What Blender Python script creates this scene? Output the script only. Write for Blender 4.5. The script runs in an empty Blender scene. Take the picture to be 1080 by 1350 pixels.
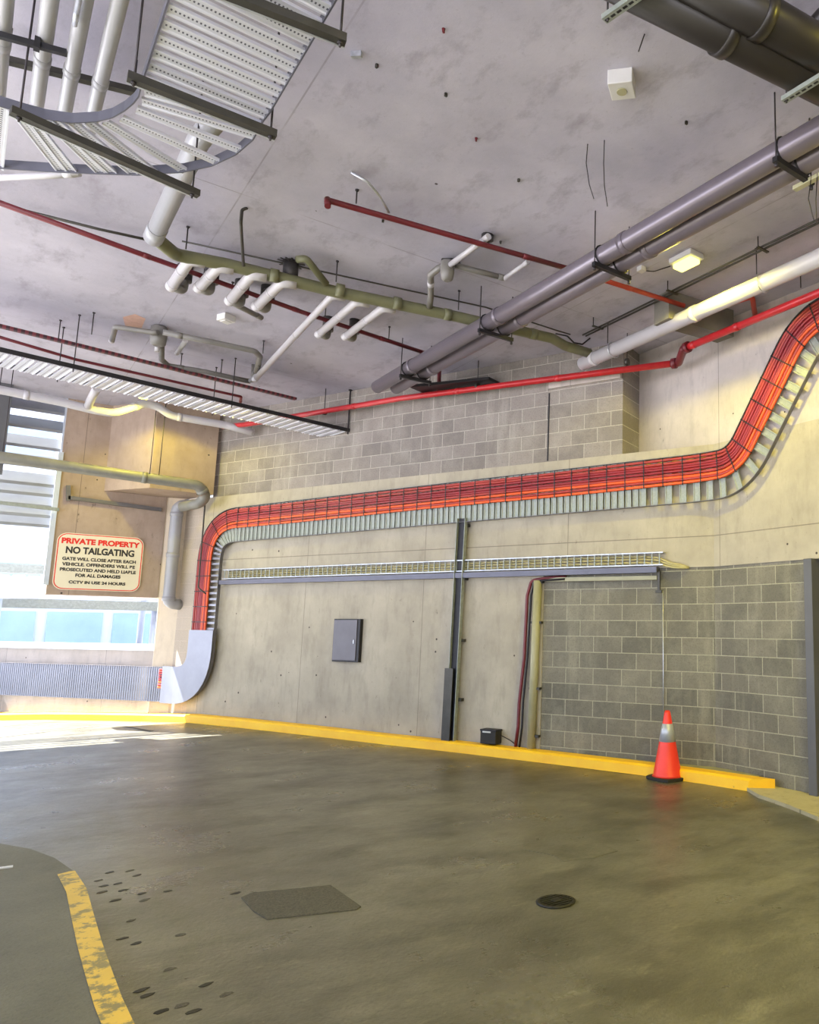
import bpy, bmesh, math, random
from mathutils import Vector, Matrix
random.seed(7)
S = bpy.context.scene
COL = S.collection
V = Vector
PI = math.pi
# ------------------------------------------------------------------ survey of the place
# world: z up, x and y along the two directions of the building grid, floor at z=0, metres
PPX, PPY, FPX = 820.0, 690.0, 996.0
_up = V((70, 6990, 996)).normalized()
_d1 = V((-862, -137, 996)); _d1 = (_d1 - _up * _d1.dot(_up)).normalized()
_d2 = _up.cross(_d1)
CAM = V((0, 0, 1.65))
def ray(x, y):
    c = V((x - PPX, PPY - y, FPX)); return V((_d2.dot(c), _d1.dot(c), _up.dot(c)))
def Z(x, y, z):
    r = ray(x, y); return CAM + r * ((z - CAM.z) / r.z)
def PL(x, y, p, n):
    r = ray(x, y); return CAM + r * ((V(p) - CAM).dot(V(n)) / r.dot(V(n)))
def YP(x, y, y0): return PL(x, y, (0, y0, 0), (0, 1, 0))
CZ = 5.43                                   # ceiling height
UA = V((-.3899, .9208, 0)); UA.normalize()  # along the main wall
NA = V((-UA.y, UA.x, 0))                    # main wall normal towards the room
QA = V((6.34, 6.85, 0))
BX = 6.66                                   # right wall plane x
SB = (QA.x - BX) / abs(UA.x)                # wall coordinate of the fold (negative)
PF = QA + UA * SB
UW = V((-.56, .828, 0)).normalized(); NW = V((-UW.y, UW.x, 0))
SW = 9.15; PW = QA + UA * SW
def W3(s, z, off=0.0):
    """point at wall coordinate s, height z, stood off by off; s runs right wall -> main wall -> window wall"""
    def base(s):
        if s < SB: return V((BX, PF.y + (s - SB), 0)), V((-1, 0, 0))
        if s < SW: return QA + UA * s, NA
        return PW + UW * (s - SW), NW
    k = .35
    p, n = base(s)
    for e in (SB, SW):
        if abs(s - e) < k:
            a, na = base(e - k); b, nb = base(e + k); m, _ = base(e)
            t = (s - e + k) / (2 * k)
            p = a * (1 - t) ** 2 + m * 2 * t * (1 - t) + b * t * t
            n = (na * (1 - t) + nb * t).normalized()
    q = p + n * off; return V((q.x, q.y, z))
def A(s, z, off=0.0):
    q = QA + UA * s + NA * off; return V((q.x, q.y, z))
# ------------------------------------------------------------------ materials
def lin(c):
    return tuple(((v / 255) / 12.92 if v / 255 <= .04045 else ((v / 255 + .055) / 1.055) ** 2.4) for v in c) + (1,)
class NT:
    def __init__(s, name):
        s.m = bpy.data.materials.new(name); s.m.use_nodes = True; s.t = s.m.node_tree; s.n = s.t.nodes
        s.b = s.n['Principled BSDF']; s.tc = None
    def node(s, ty, **kw):
        n = s.n.new(ty)
        for k, v in kw.items():
            if k.startswith('_'): setattr(n, k[1:], v)
            else: s.put(n.inputs[k.replace('__', ' ')], v)
        return n
    def put(s, inp, v):
        if isinstance(v, bpy.types.NodeSocket): s.t.links.new(v, inp)
        else: inp.default_value = v
    def coord(s, kind='Object', scale=(1, 1, 1), loc=(0, 0, 0), rot=(0, 0, 0)):
        if not s.tc: s.tc = s.n.new('ShaderNodeTexCoord')
        mp = s.n.new('ShaderNodeMapping'); s.t.links.new(s.tc.outputs[kind], mp.inputs['Vector'])
        mp.inputs['Scale'].default_value = scale; mp.inputs['Location'].default_value = loc; mp.inputs['Rotation'].default_value = rot
        return mp.outputs[0]
    def noise(s, scale=5, detail=6, rough=.6, vec=None, **kw):
        n = s.node('ShaderNodeTexNoise', Scale=scale, Detail=detail, Roughness=rough, **kw)
        s.put(n.inputs['Vector'], vec or s.coord()); return n.outputs['Fac']
    def ramp(s, f, a, b, ca=(0, 0, 0, 1), cb=(1, 1, 1, 1)):
        n = s.n.new('ShaderNodeValToRGB'); s.put(n.inputs[0], f)
        e = n.color_ramp.elements; e[0].position = a; e[1].position = b; e[0].color = ca; e[1].color = cb
        return n.outputs[0]
    def mix(s, f, a, b, mode='MIX'):
        n = s.n.new('ShaderNodeMix'); n.data_type = 'RGBA'; n.blend_type = mode
        s.put(n.inputs[0], f); s.put(n.inputs[6], a); s.put(n.inputs[7], b); return n.outputs[2]
    def math(s, op, a, b=0.0, c=None):
        n = s.n.new('ShaderNodeMath'); n.operation = op; s.put(n.inputs[0], a); s.put(n.inputs[1], b)
        if c is not None: s.put(n.inputs[2], c)
        return n.outputs[0]
    def xyz(s, vec):
        n = s.n.new('ShaderNodeSeparateXYZ'); s.put(n.inputs[0], vec); return n.outputs
    def bump(s, h, strength=.3, dist=.01):
        n = s.node('ShaderNodeBump', Strength=strength, Distance=dist, Height=h); s.put(s.b.inputs['Normal'], n.outputs[0])
    def done(s, col=None, rough=None, metal=None):
        if col is not None: s.put(s.b.inputs['Base Color'], col)
        if rough is not None: s.put(s.b.inputs['Roughness'], rough)
        if metal is not None: s.put(s.b.inputs['Metallic'], metal)
        return s.m
def plain(name, c, rough=.5, metal=0., var=.12, scale=9, bump=0.):
    t = NT(name); n = t.noise(scale, 5, .6)
    a = lin(c); d = tuple(v * (1 - var) for v in a[:3]) + (1,); l = tuple(min(1, v * (1 + var)) for v in a[:3]) + (1,)
    if bump: t.bump(t.noise(scale * 6, 3), bump, .004)
    return t.done(t.ramp(n, .3, .7, d, l), rough, metal)
M = {}
# ceiling: off-form concrete, cool grey, form joints, stains
t = NT('ceiling concrete'); v = t.coord()
c = t.ramp(t.noise(.7, 8, .62, v), .3, .72, lin((160, 157, 171)), lin((197, 193, 206)))
c = t.mix(t.ramp(t.noise(3.5, 6, .7, t.coord(scale=(1, .5, 1))), .52, .78), c, lin((142, 136, 148)))
c = t.mix(t.math('MULTIPLY', t.ramp(t.noise(30, 4, .7, v), .62, .75), .3), c, lin((112, 103, 106)))
x, y, z = t.xyz(t.coord(loc=(.35, .3, 0)))
w = t.noise(2, 3, .5, v)
for ax, per in ((x, 3.6), (y, 4.8)):
    q = t.math('ABSOLUTE', t.math('SUBTRACT', t.math('FRACT', t.math('DIVIDE', ax, per)), .5))
    ln = t.math('LESS_THAN', q, .0016)
    c = t.mix(t.math('MULTIPLY', t.math('MULTIPLY', ln, .5), t.ramp(w, .35, .6)), c, lin((120, 112, 112)))
vo = t.node('ShaderNodeTexVoronoi', Scale=1.5); t.put(vo.inputs['Vector'], v)
c = t.mix(t.math('LESS_THAN', vo.outputs['Distance'], .022), c, lin((70, 60, 60)))
t.bump(t.noise(18, 6, .7, v), .25, .01); M['ceil'] = t.done(c, .85)
M['ceil_d'] = plain('dark beam concrete', (112, 108, 100), .85, 0, .15, 4, .2)  # beam tone darker than the ceiling, mottled at random
# walls
def concrete_wall(name, lo, hi, dark, joint=False):
    t = NT(name); v = t.coord()
    c = t.ramp(t.noise(1.2, 8, .65, v), .3, .7, lin(lo), lin(hi))
    c = t.mix(t.math('MULTIPLY', t.ramp(t.noise(4, 6, .7, t.coord(scale=(1.6, 1.6, .45))), .5, .72), .4), c, lin(dark))
    c = t.mix(t.ramp(t.noise(11, 6, .8, t.coord(scale=(1, 1, .5))), .62, .72), c, lin(tuple(q * .72 for q in dark)))
    x, y, z = t.xyz(v)
    q = t.math('LESS_THAN', t.math('ABSOLUTE', t.math('SUBTRACT', t.math('FRACT', t.math('DIVIDE', x, 2.4)), .5)), .002)
    if joint: q = t.math('MAXIMUM', q, t.math('LESS_THAN', t.math('ABSOLUTE', t.math('SUBTRACT', z, 2.79)), .006))
    c = t.mix(t.math('MULTIPLY', q, .55), c, lin(tuple(q * .6 for q in dark)))
    # pits and tie holes
    vo = t.node('ShaderNodeTexVoronoi', Scale=3.2); t.put(vo.inputs['Vector'], v)
    c = t.mix(t.math('LESS_THAN', vo.outputs['Distance'], .05), c, lin((70, 62, 55)))
    t.bump(t.noise(22, 6, .7, v), .25, .01)
    return t.done(c, .85)
M['conc'] = concrete_wall('wall concrete', (156, 148, 131), (186, 177, 157), (126, 118, 102), True)
M['conc_r'] = concrete_wall('streaked wall concrete', (172, 163, 155), (198, 188, 180), (135, 127, 122))
M['conc_s'] = concrete_wall('buff concrete', (158, 138, 121), (184, 164, 146), (136, 118, 102))
M['col'] = concrete_wall('cream concrete', (206, 190, 165), (222, 206, 182), (180, 165, 145))
M['apron'] = concrete_wall('apron concrete', (166, 156, 122), (186, 176, 142), (125, 118, 92))
def block(name, a, b, mort, off=(0, 0, 0)):
    t = NT(name)
    v0 = t.coord(loc=off); x, y, z = t.xyz(v0)
    cmb = t.n.new('ShaderNodeCombineXYZ'); t.put(cmb.inputs[0], x); t.put(cmb.inputs[1], z)
    br = t.n.new('ShaderNodeTexBrick'); t.put(br.inputs['Vector'], cmb.outputs[0])
    br.inputs['Scale'].default_value = 1; br.inputs['Brick Width'].default_value = .4; br.inputs['Row Height'].default_value = .2
    br.inputs['Mortar Size'].default_value = .006; br.inputs['Mortar Smooth'].default_value = .3; br.inputs['Bias'].default_value = 0
    br.inputs['Color1'].default_value = lin(a); br.inputs['Color2'].default_value = lin(b); br.inputs['Mortar'].default_value = lin(mort)
    c = t.mix(t.math('MULTIPLY', t.ramp(t.noise(2, 6, .7, t.coord()), .45, .75), .45), br.outputs['Color'], lin(mort))
    c = t.mix(t.math('MULTIPLY', t.ramp(t.noise(2.4, 5, .7, t.coord(scale=(1, 1, .16))), .55, .75), .5), c, lin(mort))
    c = t.mix(t.math('MULTIPLY', t.ramp(t.noise(60, 3, .7, t.coord()), .5, .7), .35), c, lin(tuple(q * .6 for q in a)))
    h = t.math('ADD', t.math('MULTIPLY', br.outputs['Fac'], -1.0), t.math('MULTIPLY', t.noise(60, 4, .7, t.coord()), .35))
    t.bump(h, .5, .012); return t.done(c, .9)
M['block_lo'] = block('lower grey blockwork', (105, 102, 91), (126, 121, 107), (168, 164, 142), (0, 0, .02))
M['block_up'] = block('upper grey blockwork', (126, 119, 113), (146, 138, 131), (182, 175, 163), (0, 0, .09))
M['block_pale'] = block('painted blockwork', (178, 164, 146), (186, 172, 154), (196, 182, 163), (0, 0, 0))
# floor
t = NT('road concrete'); v = t.coord()
c = t.ramp(t.noise(.45, 8, .62, v), .32, .68, lin((80, 78, 66)), lin((120, 117, 102)))
c = t.mix(t.math('MULTIPLY', t.ramp(t.noise(1.6, 7, .7, t.coord(rot=(0, 0, .55), scale=(.75, 1.35, 1))), .46, .64), .72), c, lin((62, 61, 48)))
c = t.mix(t.math('MULTIPLY', t.ramp(t.noise(3.1, 8, .75, t.coord(rot=(0, 0, -.2), scale=(.6, 1.5, 1))), .56, .7), .5), c, lin((138, 135, 114)))
c = t.mix(t.math('MULTIPLY', t.ramp(t.noise(38, 4, .85, v), .5, .68), .5), c, lin((52, 50, 40)))
c = t.mix(t.math('MULTIPLY', t.ramp(t.noise(9, 6, .8, t.coord(scale=(.6, 1.4, 1), rot=(0, 0, .3))), .5, .66), .45), c, lin((66, 64, 50)))
c = t.mix(t.math('MULTIPLY', t.ramp(t.noise(14, 6, .8, t.coord(loc=(3, 1, 0))), .6, .7), .4), c, lin((150, 147, 128)))
vo = t.node('ShaderNodeTexVoronoi', Scale=.42, _feature='DISTANCE_TO_EDGE'); 
wv = t.node('ShaderNodeVectorMath', _operation='ADD'); t.put(wv.inputs[0], v)
nz = t.node('ShaderNodeTexNoise', Scale=1.7, Detail=5); t.put(nz.inputs['Vector'], v)
t.put(wv.inputs[1], nz.outputs['Color']); t.put(vo.inputs['Vector'], wv.outputs[0])
c = t.mix(t.math('MULTIPLY', t.math('LESS_THAN', vo.outputs['Distance'], .003), .22), c, lin((50, 48, 38)))
r = t.ramp(t.noise(1.1, 7, .7, v), .3, .7, (.22, .22, .22, 1), (.44, .44, .44, 1))
t.bump(t.noise(35, 5, .7, v), .4, .008); M['floor'] = t.done(c, r)
t = NT('asphalt patch'); v = t.coord()
c = t.ramp(t.noise(90, 3, .8, v), .35, .7, lin((52, 50, 42)), lin((96, 92, 78))); t.bump(t.noise(90, 3), .6, .006); M['patch'] = t.done(c, .75)
t = NT('island concrete'); v = t.coord()
c = t.ramp(t.noise(1.1, 8, .65, v), .3, .7, lin((84, 82, 66)), lin((116, 113, 94)))
c = t.mix(t.math('MULTIPLY', t.ramp(t.noise(70, 3, .8, v), .5, .7), .35), c, lin((60, 58, 46))); t.bump(t.noise(60, 4), .4, .006)
M['island'] = t.done(c, .75)
def yellow(name, base, wear, thr):
    t = NT(name); v = t.coord()
    c = t.ramp(t.noise(3, 6, .6, v), .3, .7, lin(base), lin(tuple(min(255, q * 1.1) for q in base)))
    c = t.mix(t.ramp(t.noise(9, 8, .75, v), thr, thr + .06), c, lin(wear)); t.bump(t.noise(30, 4), .2, .005); return t.done(c, .5)
M['kerb'] = yellow('yellow kerb paint', (246, 186, 22), (120, 100, 50), .68)
M['yline'] = yellow('worn yellow paint', (196, 162, 62), (128, 116, 72), .5)
t = NT('kerb bed concrete'); M['bed'] = plain('kerb bed concrete', (150, 146, 118), .85, 0, .15, 6, .3)
# metals and plastics
t = NT('galvanised steel'); v = t.coord()
c = t.ramp(t.noise(14, 4, .6, v), .3, .7, lin((176, 180, 186)), lin((214, 217, 222)))
M['galv'] = t.done(c, .38, .75)
t = NT('perforated galvanised rung'); gx, gy, gz = t.xyz(t.coord('UV'))
fx = t.math('FRACT', t.math('MULTIPLY', gx, 32)); 
hole = t.math('MULTIPLY', t.math('GREATER_THAN', fx, .55), t.math('LESS_THAN', t.math('ABSOLUTE', t.math('SUBTRACT', gy, .5)), .085))
c = t.mix(hole, lin((214, 216, 226)), lin((96, 96, 112)))
M['rung'] = t.done(c, .42, .45)
M['galv_dull'] = plain('weathered galvanised', (150, 156, 148), .5, .35, .15, 20)
M['galv_dark'] = plain('dark strut steel', (74, 72, 66), .45, .6, .15, 10)  # dark steel tone for struts, brackets and conduits
M['rail'] = plain('tray side rail', (112, 110, 112), .45, .5, .1, 10)
M['omark'] = plain('faint orange paint', (200, 162, 146), .8, 0, .12, 12)
M['railb'] = plain('blue grey strut', (98, 98, 108), .42, .5, .1, 5)
M['black'] = plain('black steel', (38, 37, 40), .5, .3, .2, 14)
M['rod'] = plain('threaded rod', (62, 58, 60), .5, .5, .1, 20)
M['plate'] = plain('grey sheet steel cover', (146, 149, 160), .45, .45, .08, 3)
M['pvc'] = plain('white grey pvc', (188, 185, 188), .32, 0, .04, 4)
M['pvc_grey'] = plain('grey pvc', (160, 160, 163), .32, 0, .06, 4)
M['pvc_green'] = plain('dirty green grey pipe', (108, 108, 80), .42, 0, .14, 5)
M['pvc_dark'] = plain('dull grey pipe', (120, 117, 112), .4, 0, .12, 6)
M['collar'] = plain('dark fire collar', (66, 62, 62), .5, .2, .3, 20)
M['purple'] = plain('purple grey pipe coating', (118, 110, 118), .3, .35, .06, 5)
M['dkpipe'] = plain('dark brown grey pipe coating', (42, 38, 35), .38, .15, .15, 5)
M['red'] = plain('red fire pipe paint', (186, 38, 44), .35, 0, .12, 8)
M['redor'] = plain('orange red pipe paint', (176, 62, 44), .42, 0, .15, 8)
M['maroon'] = plain('dark red pipe paint', (104, 32, 40), .42, 0, .15, 8)
t = NT('slotted maroon rail'); gx, gy, gz = t.xyz(t.coord())
q = t.math('MULTIPLY', t.math('LESS_THAN', t.math('FRACT', t.math('MULTIPLY', gx, 14.0)), .5), t.math('LESS_THAN', t.math('ABSOLUTE', t.math('FRACT', t.math('MULTIPLY', gz, 3.0))), 2.0))
M['slotred'] = t.done(t.mix(q, lin((118, 52, 60)), lin((60, 34, 40))), .5)
M['dirty'] = plain('dusty grey pipe', (126, 125, 116), .45, 0, .14, 6)
M['white'] = plain('white enclosure', (206, 204, 200), .4, 0, .04, 3)
M['panel'] = plain('grey access panel', (104, 102, 108), .5, .2, .1, 3)
M['cream'] = plain('cream conduit', (166, 162, 128), .45, 0, .1, 5)
M['cabY'] = plain('pale yellow cable', (176, 166, 118), .45, 0, .08, 5)
M['cab0'] = plain('dull red cable', (162, 56, 48), .42, 0, .12, 6)
M['cab1'] = plain('dark red cable', (142, 36, 42), .42, 0, .15, 6)
M['cab2'] = plain('orange cable', (232, 92, 36), .42, 0, .1, 6)
M['tie'] = plain('black cable tie', (26, 22, 22), .5, 0, .1, 6)
M['cone'] = plain('orange red cone plastic', (246, 62, 44), .4, 0, .05, 4)
M['refl'] = plain('silver reflective band', (186, 190, 198), .3, .3, .05, 8)
M['rubber'] = plain('black rubber', (40, 38, 34), .7, 0, .1, 10)
M['iron'] = plain('cast iron', (44, 43, 36), .55, .5, .2, 20)
M['sign'] = plain('white sign board', (228, 220, 196), .4, 0, .03, 3)
M['sgred'] = plain('red sign print', (222, 44, 34), .45, 0, .03, 3)
M['sgblk'] = plain('black sign print', (44, 42, 44), .45, 0, .03, 3)
M['louvre'] = plain('grey aluminium louvre', (150, 153, 156), .35, .5, .08, 3)
M['dkgrey'] = plain('dark grey column paint', (92, 92, 94), .5, .1, .1, 3)
M['frame'] = plain('pale blue grey frame', (196, 204, 216), .4, .2, .05, 3)
M['bldg'] = plain('pale facade', (206, 212, 218), .6, 0, .04, 2)
M['bldgw'] = plain('blue grey window', (160, 186, 206), .2, .1, .1, 1)
M['roof'] = plain('white metal roof', (216, 214, 220), .4, .2, .05, 2)
M['ground'] = plain('outside paving', (205, 203, 208), .7, 0, .15, 2)
t = NT('window glass'); t.b.inputs['Transmission Weight'].default_value = 1; t.b.inputs['IOR'].default_value = 1.02
M['glass'] = t.done((.93, .95, 1, 1), .02)
def emit(name, c, k):
    m = bpy.data.materials.new(name); m.use_nodes = True; n = m.node_tree.nodes; n.clear()
    e = n.new('ShaderNodeEmission'); o = n.new('ShaderNodeOutputMaterial'); m.node_tree.links.new(e.outputs[0], o.inputs[0])
    e.inputs[0].default_value = c; e.inputs[1].default_value = k; return m
M['lens'] = emit('lit yellow white lens', (1, .94, .2, 1), 4)
# ------------------------------------------------------------------ mesh helpers
class MB:
    def __init__(s): s.v = []; s.f = []; s.sm = []; s.uv = {}
    def box(s, c, sx, sy, sz, X=V((1, 0, 0)), Y=None, Zv=V((0, 0, 1))):
        X = V(X).normalized(); Zv = V(Zv).normalized(); Y = Zv.cross(X).normalized() if Y is None else V(Y).normalized()
        c = V(c); o = len(s.v)
        for i in (-1, 1):
            for j in (-1, 1):
                for k in (-1, 1): s.v.append(c + X * (i * sx / 2) + Y * (j * sy / 2) + Zv * (k * sz / 2))
        for f in ((0, 1, 3, 2), (4, 6, 7, 5), (0, 4, 5, 1), (2, 3, 7, 6), (0, 2, 6, 4), (1, 5, 7, 3)):
            s.f.append([o + q for q in f]); s.sm.append(False)
        return s
    def span(s, a, b, w, h, upv=V((0, 0, 1))):
        """box bar from a to b, w across, h along upv"""
        a = V(a); b = V(b); X = (b - a).normalized(); Y = V(upv).cross(X).normalized(); U = X.cross(Y)
        return s.box((a + b) / 2, (b - a).length, w, h, X, Y, U)
    def prism(s, poly, z0, z1):
        o = len(s.v); n = len(poly)
        area = sum(poly[i][0] * poly[(i + 1) % n][1] - poly[(i + 1) % n][0] * poly[i][1] for i in range(n))
        if area < 0: poly = poly[::-1]
        for z in (z0, z1):
            for p in poly: s.v.append(V((p[0], p[1], z)))
        s.f.append([o + i for i in range(n)][::-1]); s.f.append([o + n + i for i in range(n)])
        for i in range(n): s.f.append([o + i, o + (i + 1) % n, o + n + (i + 1) % n, o + n + i])
        s.sm += [False] * (n + 2); return s
    def tube(s, pts, r, seg=14, bend=0., caps=True, hollow=False, up0=None):
        pts = [V(p) for p in pts]
        if bend: pts = rounded(pts, bend)
        rs = r if isinstance(r, (list, tuple)) else [r] * len(pts)
        T = []
        for i in range(len(pts)):
            a = pts[max(0, i - 1)]; b = pts[min(len(pts) - 1, i + 1)]; T.append((b - a).normalized() if (b - a).length > 1e-9 else V((0, 0, 1)))
        n = T[0].orthogonal().normalized()
        o = len(s.v)
        for i, p in enumerate(pts):
            n = (n - T[i] * n.dot(T[i])).normalized(); b = T[i].cross(n)
            for k in range(seg):
                a = 2 * PI * k / seg; s.v.append(p + (n * math.cos(a) + b * math.sin(a)) * rs[i])
        for i in range(len(pts) - 1):
            for k in range(seg):
                q = (k + 1) % seg; s.f.append([o + i * seg + k, o + i * seg + q, o + (i + 1) * seg + q, o + (i + 1) * seg + k]); s.sm.append(True)
        if caps:
            s.f.append([o + k for k in range(seg)][::-1]); s.f.append([o + (len(pts) - 1) * seg + k for k in range(seg)]); s.sm += [False, False]
        return s
    def lathe(s, prof, c, seg=28):
        o = len(s.v); c = V(c); n = len(prof)
        for r, z in prof:
            for k in range(seg):
                a = 2 * PI * k / seg; s.v.append(c + V((r * math.cos(a), r * math.sin(a), z)))
        for i in range(n - 1):
            for k in range(seg):
                q = (k + 1) % seg; s.f.append([o + i * seg + k, o + i * seg + q, o + (i + 1) * seg + q, o + (i + 1) * seg + k]); s.sm.append(True)
        s.f.append([o + k for k in range(seg)][::-1]); s.f.append([o + (n - 1) * seg + k for k in range(seg)]); s.sm += [False, False]
        return s
    def build(s, name, mat, parent=None, bevel=0., origin=None, rot=None):
        me = bpy.data.meshes.new(name)
        if rot is not None:      # object keeps its own frame; vertices given in that frame
            vs = s.v; o3 = None
        else:
            if parent is None and origin is None:
                xs = [p.x for p in s.v]; ys = [p.y for p in s.v]; zs = [p.z for p in s.v]
                origin = V(((min(xs) + max(xs)) / 2, (min(ys) + max(ys)) / 2, min(zs)))
            o3 = V(origin) if origin is not None else wloc(parent)
            vs = [p - o3 for p in s.v]
        me.from_pydata([tuple(p) for p in vs], [], s.f)
        me.polygons.foreach_set('use_smooth', s.sm)
        me.materials.append(M[mat] if isinstance(mat, str) else mat)
        me.update()
        ob = bpy.data.objects.new(name, me); COL.objects.link(ob)
        if rot is not None:
            ob.matrix_world = rot if parent is None else Matrix.Translation(-wloc(parent)) @ rot
            if parent: ob.parent = parent; ob.matrix_parent_inverse = Matrix.Identity(4)
        else:
            if parent: ob.parent = parent; ob.location = o3 - wloc(parent)
            else: ob.location = o3
        if bevel:
            b = ob.modifiers.new('Bevel', 'BEVEL'); b.width = bevel; b.segments = 2; b.limit_method = 'ANGLE'
        return ob
WL = {}
def wloc(o):
    p = V((0, 0, 0))
    while o is not None: p += V(o.location); o = o.parent
    return p
def rounded(pts, r, n=7):
    out = [pts[0]]
    for i in range(1, len(pts) - 1):
        a, b, c = pts[i - 1], pts[i], pts[i + 1]
        u = (a - b); w = (c - b); lu, lw = u.length, w.length
        if lu < 1e-6 or lw < 1e-6: continue
        u /= lu; w /= lw; ang = u.angle(w)
        if ang > PI - .03: out.append(b); continue
        d = min(r / math.tan(ang / 2), lu * .48, lw * .48)
        p0 = b + u * d; p1 = b + w * d
        for k in range(n + 1):
            t = k / n; out.append(p0 * (1 - t) ** 2 + b * 2 * t * (1 - t) + p1 * t * t)
    out.append(pts[-1]); return out
def tag(o, label, cat, group=None, kind=None):
    o['label'] = label; o['category'] = cat
    if group: o['group'] = group
    if kind: o['kind'] = kind
    return o
def thing(name, label, cat, loc, group=None):
    o = bpy.data.objects.new(name, None); COL.objects.link(o); o.location = V(loc); o.empty_display_size = .1
    return tag(o, label, cat, group)
def struct(name, mb, mat, label=None, origin=None):
    o = mb.build(name, mat, None, origin=origin or V((0, 0, 0))); o['kind'] = 'structure'
    if label: o['label'] = label
    return o
def wallobj(name, mb_local, mat, org, X):
    """structure whose own x axis runs along the wall (for its brick and form patterns)"""
    X = V(X).normalized(); Y = V((0, 0, 1)).cross(X)
    mt = Matrix(((X.x, Y.x, 0, org[0]), (X.y, Y.y, 0, org[1]), (0, 0, 1, org[2]), (0, 0, 0, 1)))
    o = mb_local.build(name, mat, None, rot=mt); o['kind'] = 'structure'; return o
def lbox(x0, x1, y0, y1, z0, z1):
    return MB().box(((x0 + x1) / 2, (y0 + y1) / 2, (z0 + z1) / 2), x1 - x0, y1 - y0, z1 - z0)
# ------------------------------------------------------------------ setting
ZT = [(-50, 0), (7, 0), (7.93, .011), (9.3, .030), (10.5, .041), (11.9, .062), (13.2, .075), (14.4, .076), (15.4, .03), (16.3, .0), (17.3, -.034), (18.2, -.09), (25, -.2)]
def zf(y):
    for (a, za), (b, zb) in zip(ZT, ZT[1:]):
        if y <= b: return za + (zb - za) * max(0, (y - a)) / (b - a)
    return ZT[-1][1]
fm = MB(); ys = [-6, 0, 3.5, 7, 7.93, 8.6, 9.3, 10.5, 11.9, 13.2, 14.4, 15.4, 16.3, 17.3, 18.2, 21]
for y_ in ys:
    for x_ in (-9, 9): fm.v += [V((x_, y_, zf(y_))), V((x_, y_, -.4))]
for i in range(len(ys) - 1):
    a = i * 4; fm.f += [[a, a + 2, a + 6, a + 4], [a + 1, a + 5, a + 7, a + 3], [a, a + 4, a + 5, a + 1], [a + 2, a + 3, a + 7, a + 6]]; fm.sm += [False] * 4
a = (len(ys) - 1) * 4; fm.f += [[0, 1, 3, 2], [a, a + 2, a + 3, a + 1]]; fm.sm += [False] * 2
struct('floor', fm, 'floor')
# ceiling slab
c = MB()
c.prism([(-4.0, -4.2), (9, -4.2), (9, 9), (4.6, 15.85), (-3.0, 15.85), (-3.0, 3)], CZ, CZ + .3)
struct('ceiling', c, 'ceil')
b0 = Z(882, 382, CZ); zb_ = PL(882, 419, b0, (b0.x, b0.y, 0)).z
ds = struct('beam', MB().prism([(b0.x, b0.y), (6.52, b0.y - .12), (6.52, b0.y + .14), (b0.x + .02, b0.y + .26)], zb_, CZ), 'ceil_d')
# main wall: own frame x along +s? (x runs from far left to right = -UA)
XA = -UA
orgA = QA.copy()
def Lx(s): return -s
# local y axis = Z x X = points away from the room (checked: room side is -y)
def wa(name, s0, s1, z0, z1, mat, d0=0.0, d1=.4):
    return wallobj(name, lbox(-s1, -s0, d0, d1, z0, z1), mat, orgA, XA)
wa('wall_main', 1.56, 8.67, 0, 3.91, 'conc')
wa('wall_main', SB, 1.56, 2.42, 3.91, 'conc')
wa('wall_main', 8.67, SW, 0, 3.91, 'block_pale')
wa('wall_main', SB, 1.56, 0, 2.42, 'block_lo', .012)
wa('wall_main', .43, 8.5, 3.91, CZ, 'block_up', .03, .56)
wa('trim_1', .45, 1.55, 4.93, 5.02, 'conc_r', -.02, .03)
wa('trim_2', 1.552, 1.568, 3.93, 4.88, 'black', .02, .032)
# right wall
XB = V((0, -1, 0))
def wb(name, y0, y1, z0, z1, mat, d0=0.0, d1=.4):
    return wallobj(name, lbox(-y1, -y0, d0, d1, z0, z1), mat, V((BX, 0, 0)), XB)
struct('wall_back', MB().box((4, -4.0, 2.71), 10, .3, 5.43), 'conc_r')  # added out of view behind the camera to cut the rear sky light
wb('wall_right', -4.2, 7.45, 3.91, CZ, 'conc_r')
wb('wall_right', -3.5, PF.y, 2.42, 3.91, 'conc')
wb('wall_right', 4.78, PF.y + .01, 0, 2.42, 'block_lo', .012)
wb('wall_right', -3.5, 3.6, 0, 2.42, 'block_lo', .012)
d = struct('door_1', MB().box((BX + .2, 4.19, 1.21), .06, 1.18, 2.42), 'dkgrey')
MB().box((BX - .0, 4.72, 1.21), .14, .1, 2.42).build('door_frame', 'dkgrey', d, .004)
MB().box((BX + .15, 3.75, 1.05), .08, .03, .14).build('door_handle', 'galv', d, .003)
# sign wall, column and bulkhead
SY = 15.4
xl = YP(84, 600, SY).x
struct('wall_sign', MB().prism([(.9, SY), (2.47, SY), (2.47, SY + .35), (.9, SY + .35)], 2.15, CZ), 'conc_s')
struct('column', MB().prism([(2.52, 15.58), (2.775, 15.29), (3.3, 16.1), (2.6, 16.1)], 0, 2.15).prism([(2.47, 15.42), (2.775, 15.29), (3.3, 16.1), (2.5, 16.1)], 2.15, CZ), 'col')
struct('bulkhead', MB().prism([(1.52, SY + .02), (2.06, 14.5), (3.02, 14.52), (2.76, SY + .02)], 3.93, CZ), 'conc_s')
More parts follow.
